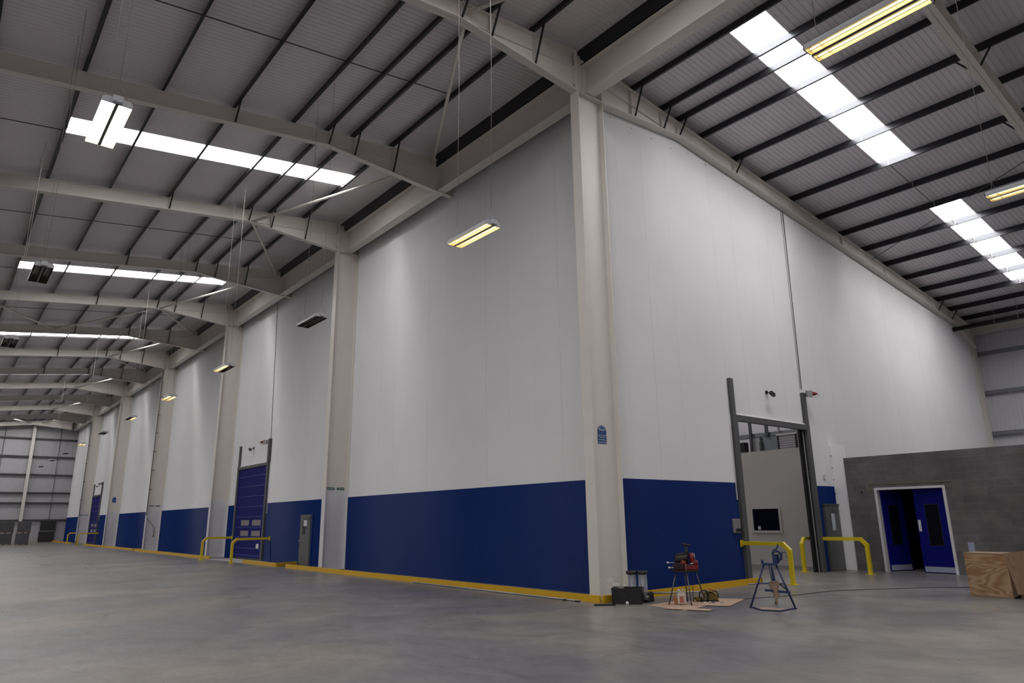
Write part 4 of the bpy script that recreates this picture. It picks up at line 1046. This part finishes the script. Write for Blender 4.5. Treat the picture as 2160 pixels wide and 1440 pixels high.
for (u, v, mt_, lab) in ((-.06, -.26, 'steel', 'small steel fitting on the cardboard before the hose reel, left one'), (.02, -.28, 'signblue', 'small blue fitting on the cardboard before the hose reel'), (.20, -.26, 'steel', 'small steel fitting on the cardboard before the hose reel, right one'), (-.16, -.3, 'whitepaper', 'small white fitting on the cardboard by the oil can')):
    q = hp(u, v, .012); tag(MB().cyl(q[:2]+(.018,), (q[0]+.05, q[1]+.03, .03), .014, 10).build('pipe_fitting', mt_, loc=q), lab, 'fitting')

# blue tripod pipe vice stand
t = thing('tripod_pipe_vice', (2.95, .42, 0), 'dark blue tripod pipe vice stand on the open floor, rag hanging from it', 'vice stand')
TA = Vector((2.56, .28, 0)); TB = Vector((3.29, .66, 0)); T0 = Vector((2.93, .50, 0)); TC = Vector((2.60, 1.15, 0))
F1, F2 = Vector((3.02, -.08, .012)), Vector((3.33, .03, .012))
tl, tr, tb_ = Vector((2.83, .46, .82)), Vector((3.03, .56, .82)), Vector((2.90, .62, .84))
MB().tube([TA+Vector((0, 0, .012)), tl], .019, 10).build('leg', 'toolblue', t)
MB().tube([TB+Vector((0, 0, .012)), tr], .019, 10).build('leg', 'toolblue', t)
MB().tube([TC+Vector((0, 0, .012)), tb_], .019, 10).build('leg', 'toolblue', t)
MB().tube([TA+Vector((0, 0, .014)), Vector((2.98, -.02, .014)), Vector((3.28, .10, .014)), TB+Vector((0, 0, .014))], .015, 8).build('foot_chain_bar', 'toolblue', t)
for p in (TA, TB, TC): MB().lathe((p.x, p.y, 0), [(.03, 0), (.03, .02), (.015, .03)], 12).build('foot', 'black', t)
MB().bar(tl-Vector((.03, .01, 0)), tr+Vector((.03, .01, 0)), .10, .045).build('head_plate', 'toolblue', t)
MB().tube([tl+Vector((-.02, -.01, .02)), tl+Vector((-.03, -.01, .09))], [.028, .022], 10).build('pipe_rest', 'toolblue', t)
vb = Vector((3.04, .56, .84))
MB().bar(vb, vb+Vector((0, 0, .17)), .09, .09).build('vice_body', 'toolblue', t)
MB().tube([vb+Vector((-.05, -.02, .16)), vb+Vector((-.03, -.01, .22)), vb+Vector((.05, .03, .23)), vb+Vector((.10, .05, .17)), vb+Vector((.09, .04, .08)), vb+Vector((.03, .0, .04))], .026, 10).build('yoke', 'toolblue', t)
MB().tube([vb+Vector((-.04, -.02, .24)), vb+Vector((.03, .01, .27)), vb+Vector((.06, .03, .33)), vb+Vector((.05, .03, .36))], [.014, .014, .016, .018], 10).build('handle', 'toolblue', t)
MB().tube([vb+Vector((.05, .02, .19)), vb+Vector((.18, .09, .21))], .007, 8).build('screw_bar', 'toolblue', t)
MB().tube([vb+Vector((.18, .09, .21)), vb+Vector((.20, .10, .10))], .004, 6).build('thin_rod', 'rail', t)
MB().tube([Vector((2.72, .37, .455)), Vector((2.98, .50, .46)), Vector((3.16, .60, .455))], .012, 8).build('cross_tray', 'toolblue', t)
MB().bar(Vector((2.86, .35, .34)), Vector((3.24, .62, .30)), .05, .04).build('lower_brace', 'toolblue', t)
MB().tube([Vector((3.22, .60, .32)), Vector((2.98, .55, .52)), tb_], .014, 8).build('stay', 'toolblue', t)
MB().tube([tl+Vector((.08, .04, 0)), Vector((2.96, .48, .48))], .010, 8).build('centre_rod', 'toolblue', t)
# rag
m_ = MB(); random.seed(3); gr = []
for iv in range(10):
    row = []
    for iu in range(10):
        a_ = 2*math.pi*iu/10; z = .50-.034*iv; rr = (.085-.0045*iv)*(1+.25*math.sin(3*a_+iv))
        row.append(len(m_.v)); m_.v.append((2.99+rr*1.2*math.cos(a_)+.004*iv, .47+rr*.8*math.sin(a_), z+.008*math.sin(5*a_)))
    gr.append(row)
for iv in range(9):
    for iu in range(10): m_.face((gr[iv][iu], gr[iv][(iu+1) % 10], gr[iv+1][(iu+1) % 10], gr[iv+1][iu]), True)
m_.face(tuple(gr[0])); m_.face(tuple(reversed(gr[9])))
m_.tube([(3.01, .47, .20), (3.03, .46, .13), (3.00, .46, .06)], [.03, .022, .006], 8)
tag(m_.build('canvas_rag', 'rag', loc=(2.99, .47, .5)), 'dirty tan canvas rag hanging in the middle of the blue vice stand', 'rag')
tag(MB().prism([(2.72, .22, .004), (3.02, .02, .004), (3.24, .12, .004), (3.20, .52, .004), (2.8, .45, .004)], (0, 0, 1), .005).build('cardboard_sheet', 'card', loc=(2.9, .3, 0)), 'brown cardboard piece on the floor under the blue vice stand', 'cardboard')
# long cable across the floor
pts = [(1.45, .12, .012), (1.9, .95, .008), (2.3, 1.5, .008), (2.9, 2.2, .008), (2.6, 3.3, .008), (2.45, 4.2, .008), (2.9, 5.4, .008), (3.5, 6.3, .008), (4.25, 7.15, .008), (5.3, 8.0, .008)]
pts = [(1.5, .1, .012), (1.50, .75, .007), (1.72, 1.55, .007), (1.98, 2.4, .007), (2.13, 3.2, .007), (2.24, 4.2, .007), (2.55, 4.9, .007), (2.92, 5.5, .007), (3.5, 6.4, .007), (4.25, 7.2, .007), (5.4, 8.1, .007)]
sm = []
for i in range(len(pts)-1):
    p0, p1, p2, p3 = [Vector(pts[max(0, min(len(pts)-1, j))]) for j in (i-1, i, i+1, i+2)]
    for q in range(6):
        u = q/6; sm.append(.5*((2*p1)+(-p0+p2)*u+(2*p0-5*p1+4*p2-p3)*u*u+(-p0+3*p1-3*p2+p3)*u*u*u))
tag(MB().tube(sm, .007, 6).build('floor_cable', 'blackmetal', loc=pts[0]), 'thin dark cable snaking over the floor behind the blue vice stand', 'cable')

# plywood crate and leaning boards
t = thing('plywood_crate', (5.2, 5.6, 0), 'large plywood box with strong grain on the floor at the right', 'crate')
Mc = Matrix.Translation((4.81, 5.28, 0)) @ Matrix.Rotation(math.radians(-7), 4, 'Z')
cw, cdp, ch = .83, .62, .885
MB().box(0, cw, 0, .018, .03, ch, Mc).build('front_panel', 'ply', t)
MB().box(0, .018, .018, cdp, .03, ch, Mc).build('side_panel', 'board', t)
MB().box(cw-.018, cw, .018, cdp, .03, ch, Mc).build('side_panel', 'board', t)
MB().box(0, cw, cdp-.018, cdp, .03, ch, Mc).build('back_panel', 'board', t)
mm = MB(); mm.box(-.006, cw+.004, -.006, cdp+.006, ch, ch+.018, Mc); mm.build('lid', 'board', t)
mm = MB()
for y_ in (.0, cdp-.08): mm.box(.0, cw, y_, y_+.08, 0, .03, Mc)
mm.build('skid', 'board', t)
for (bx, by, w_, lab, tilt) in ((5.82, 5.14, .42, 'pine board leaning against the right side of the plywood box', -.16),):
    Mb = Matrix.Translation((5.74, 5.16, .0)) @ Matrix.Rotation(math.radians(-6), 4, 'Z') @ Matrix.Rotation(-.155, 4, 'Y')
    tag(MB().box(0, .55, 0, .022, .09*0+.09, .92, Mb).build('leaning_board', 'board', loc=(5.8, 5.2, 0)), lab, 'board')
tag(MB().box(.86, 1.6, .28, .90, 0, .895, Mc).build('plywood_box', 'board', loc=(5.9, 5.5, 0)), 'second plain wooden box behind the leaning board at the photo edge', 'crate')
bpy.context.view_layer.update()
for o in list(bpy.data.objects):
    if '_w' in o.keys(): del o['_w']
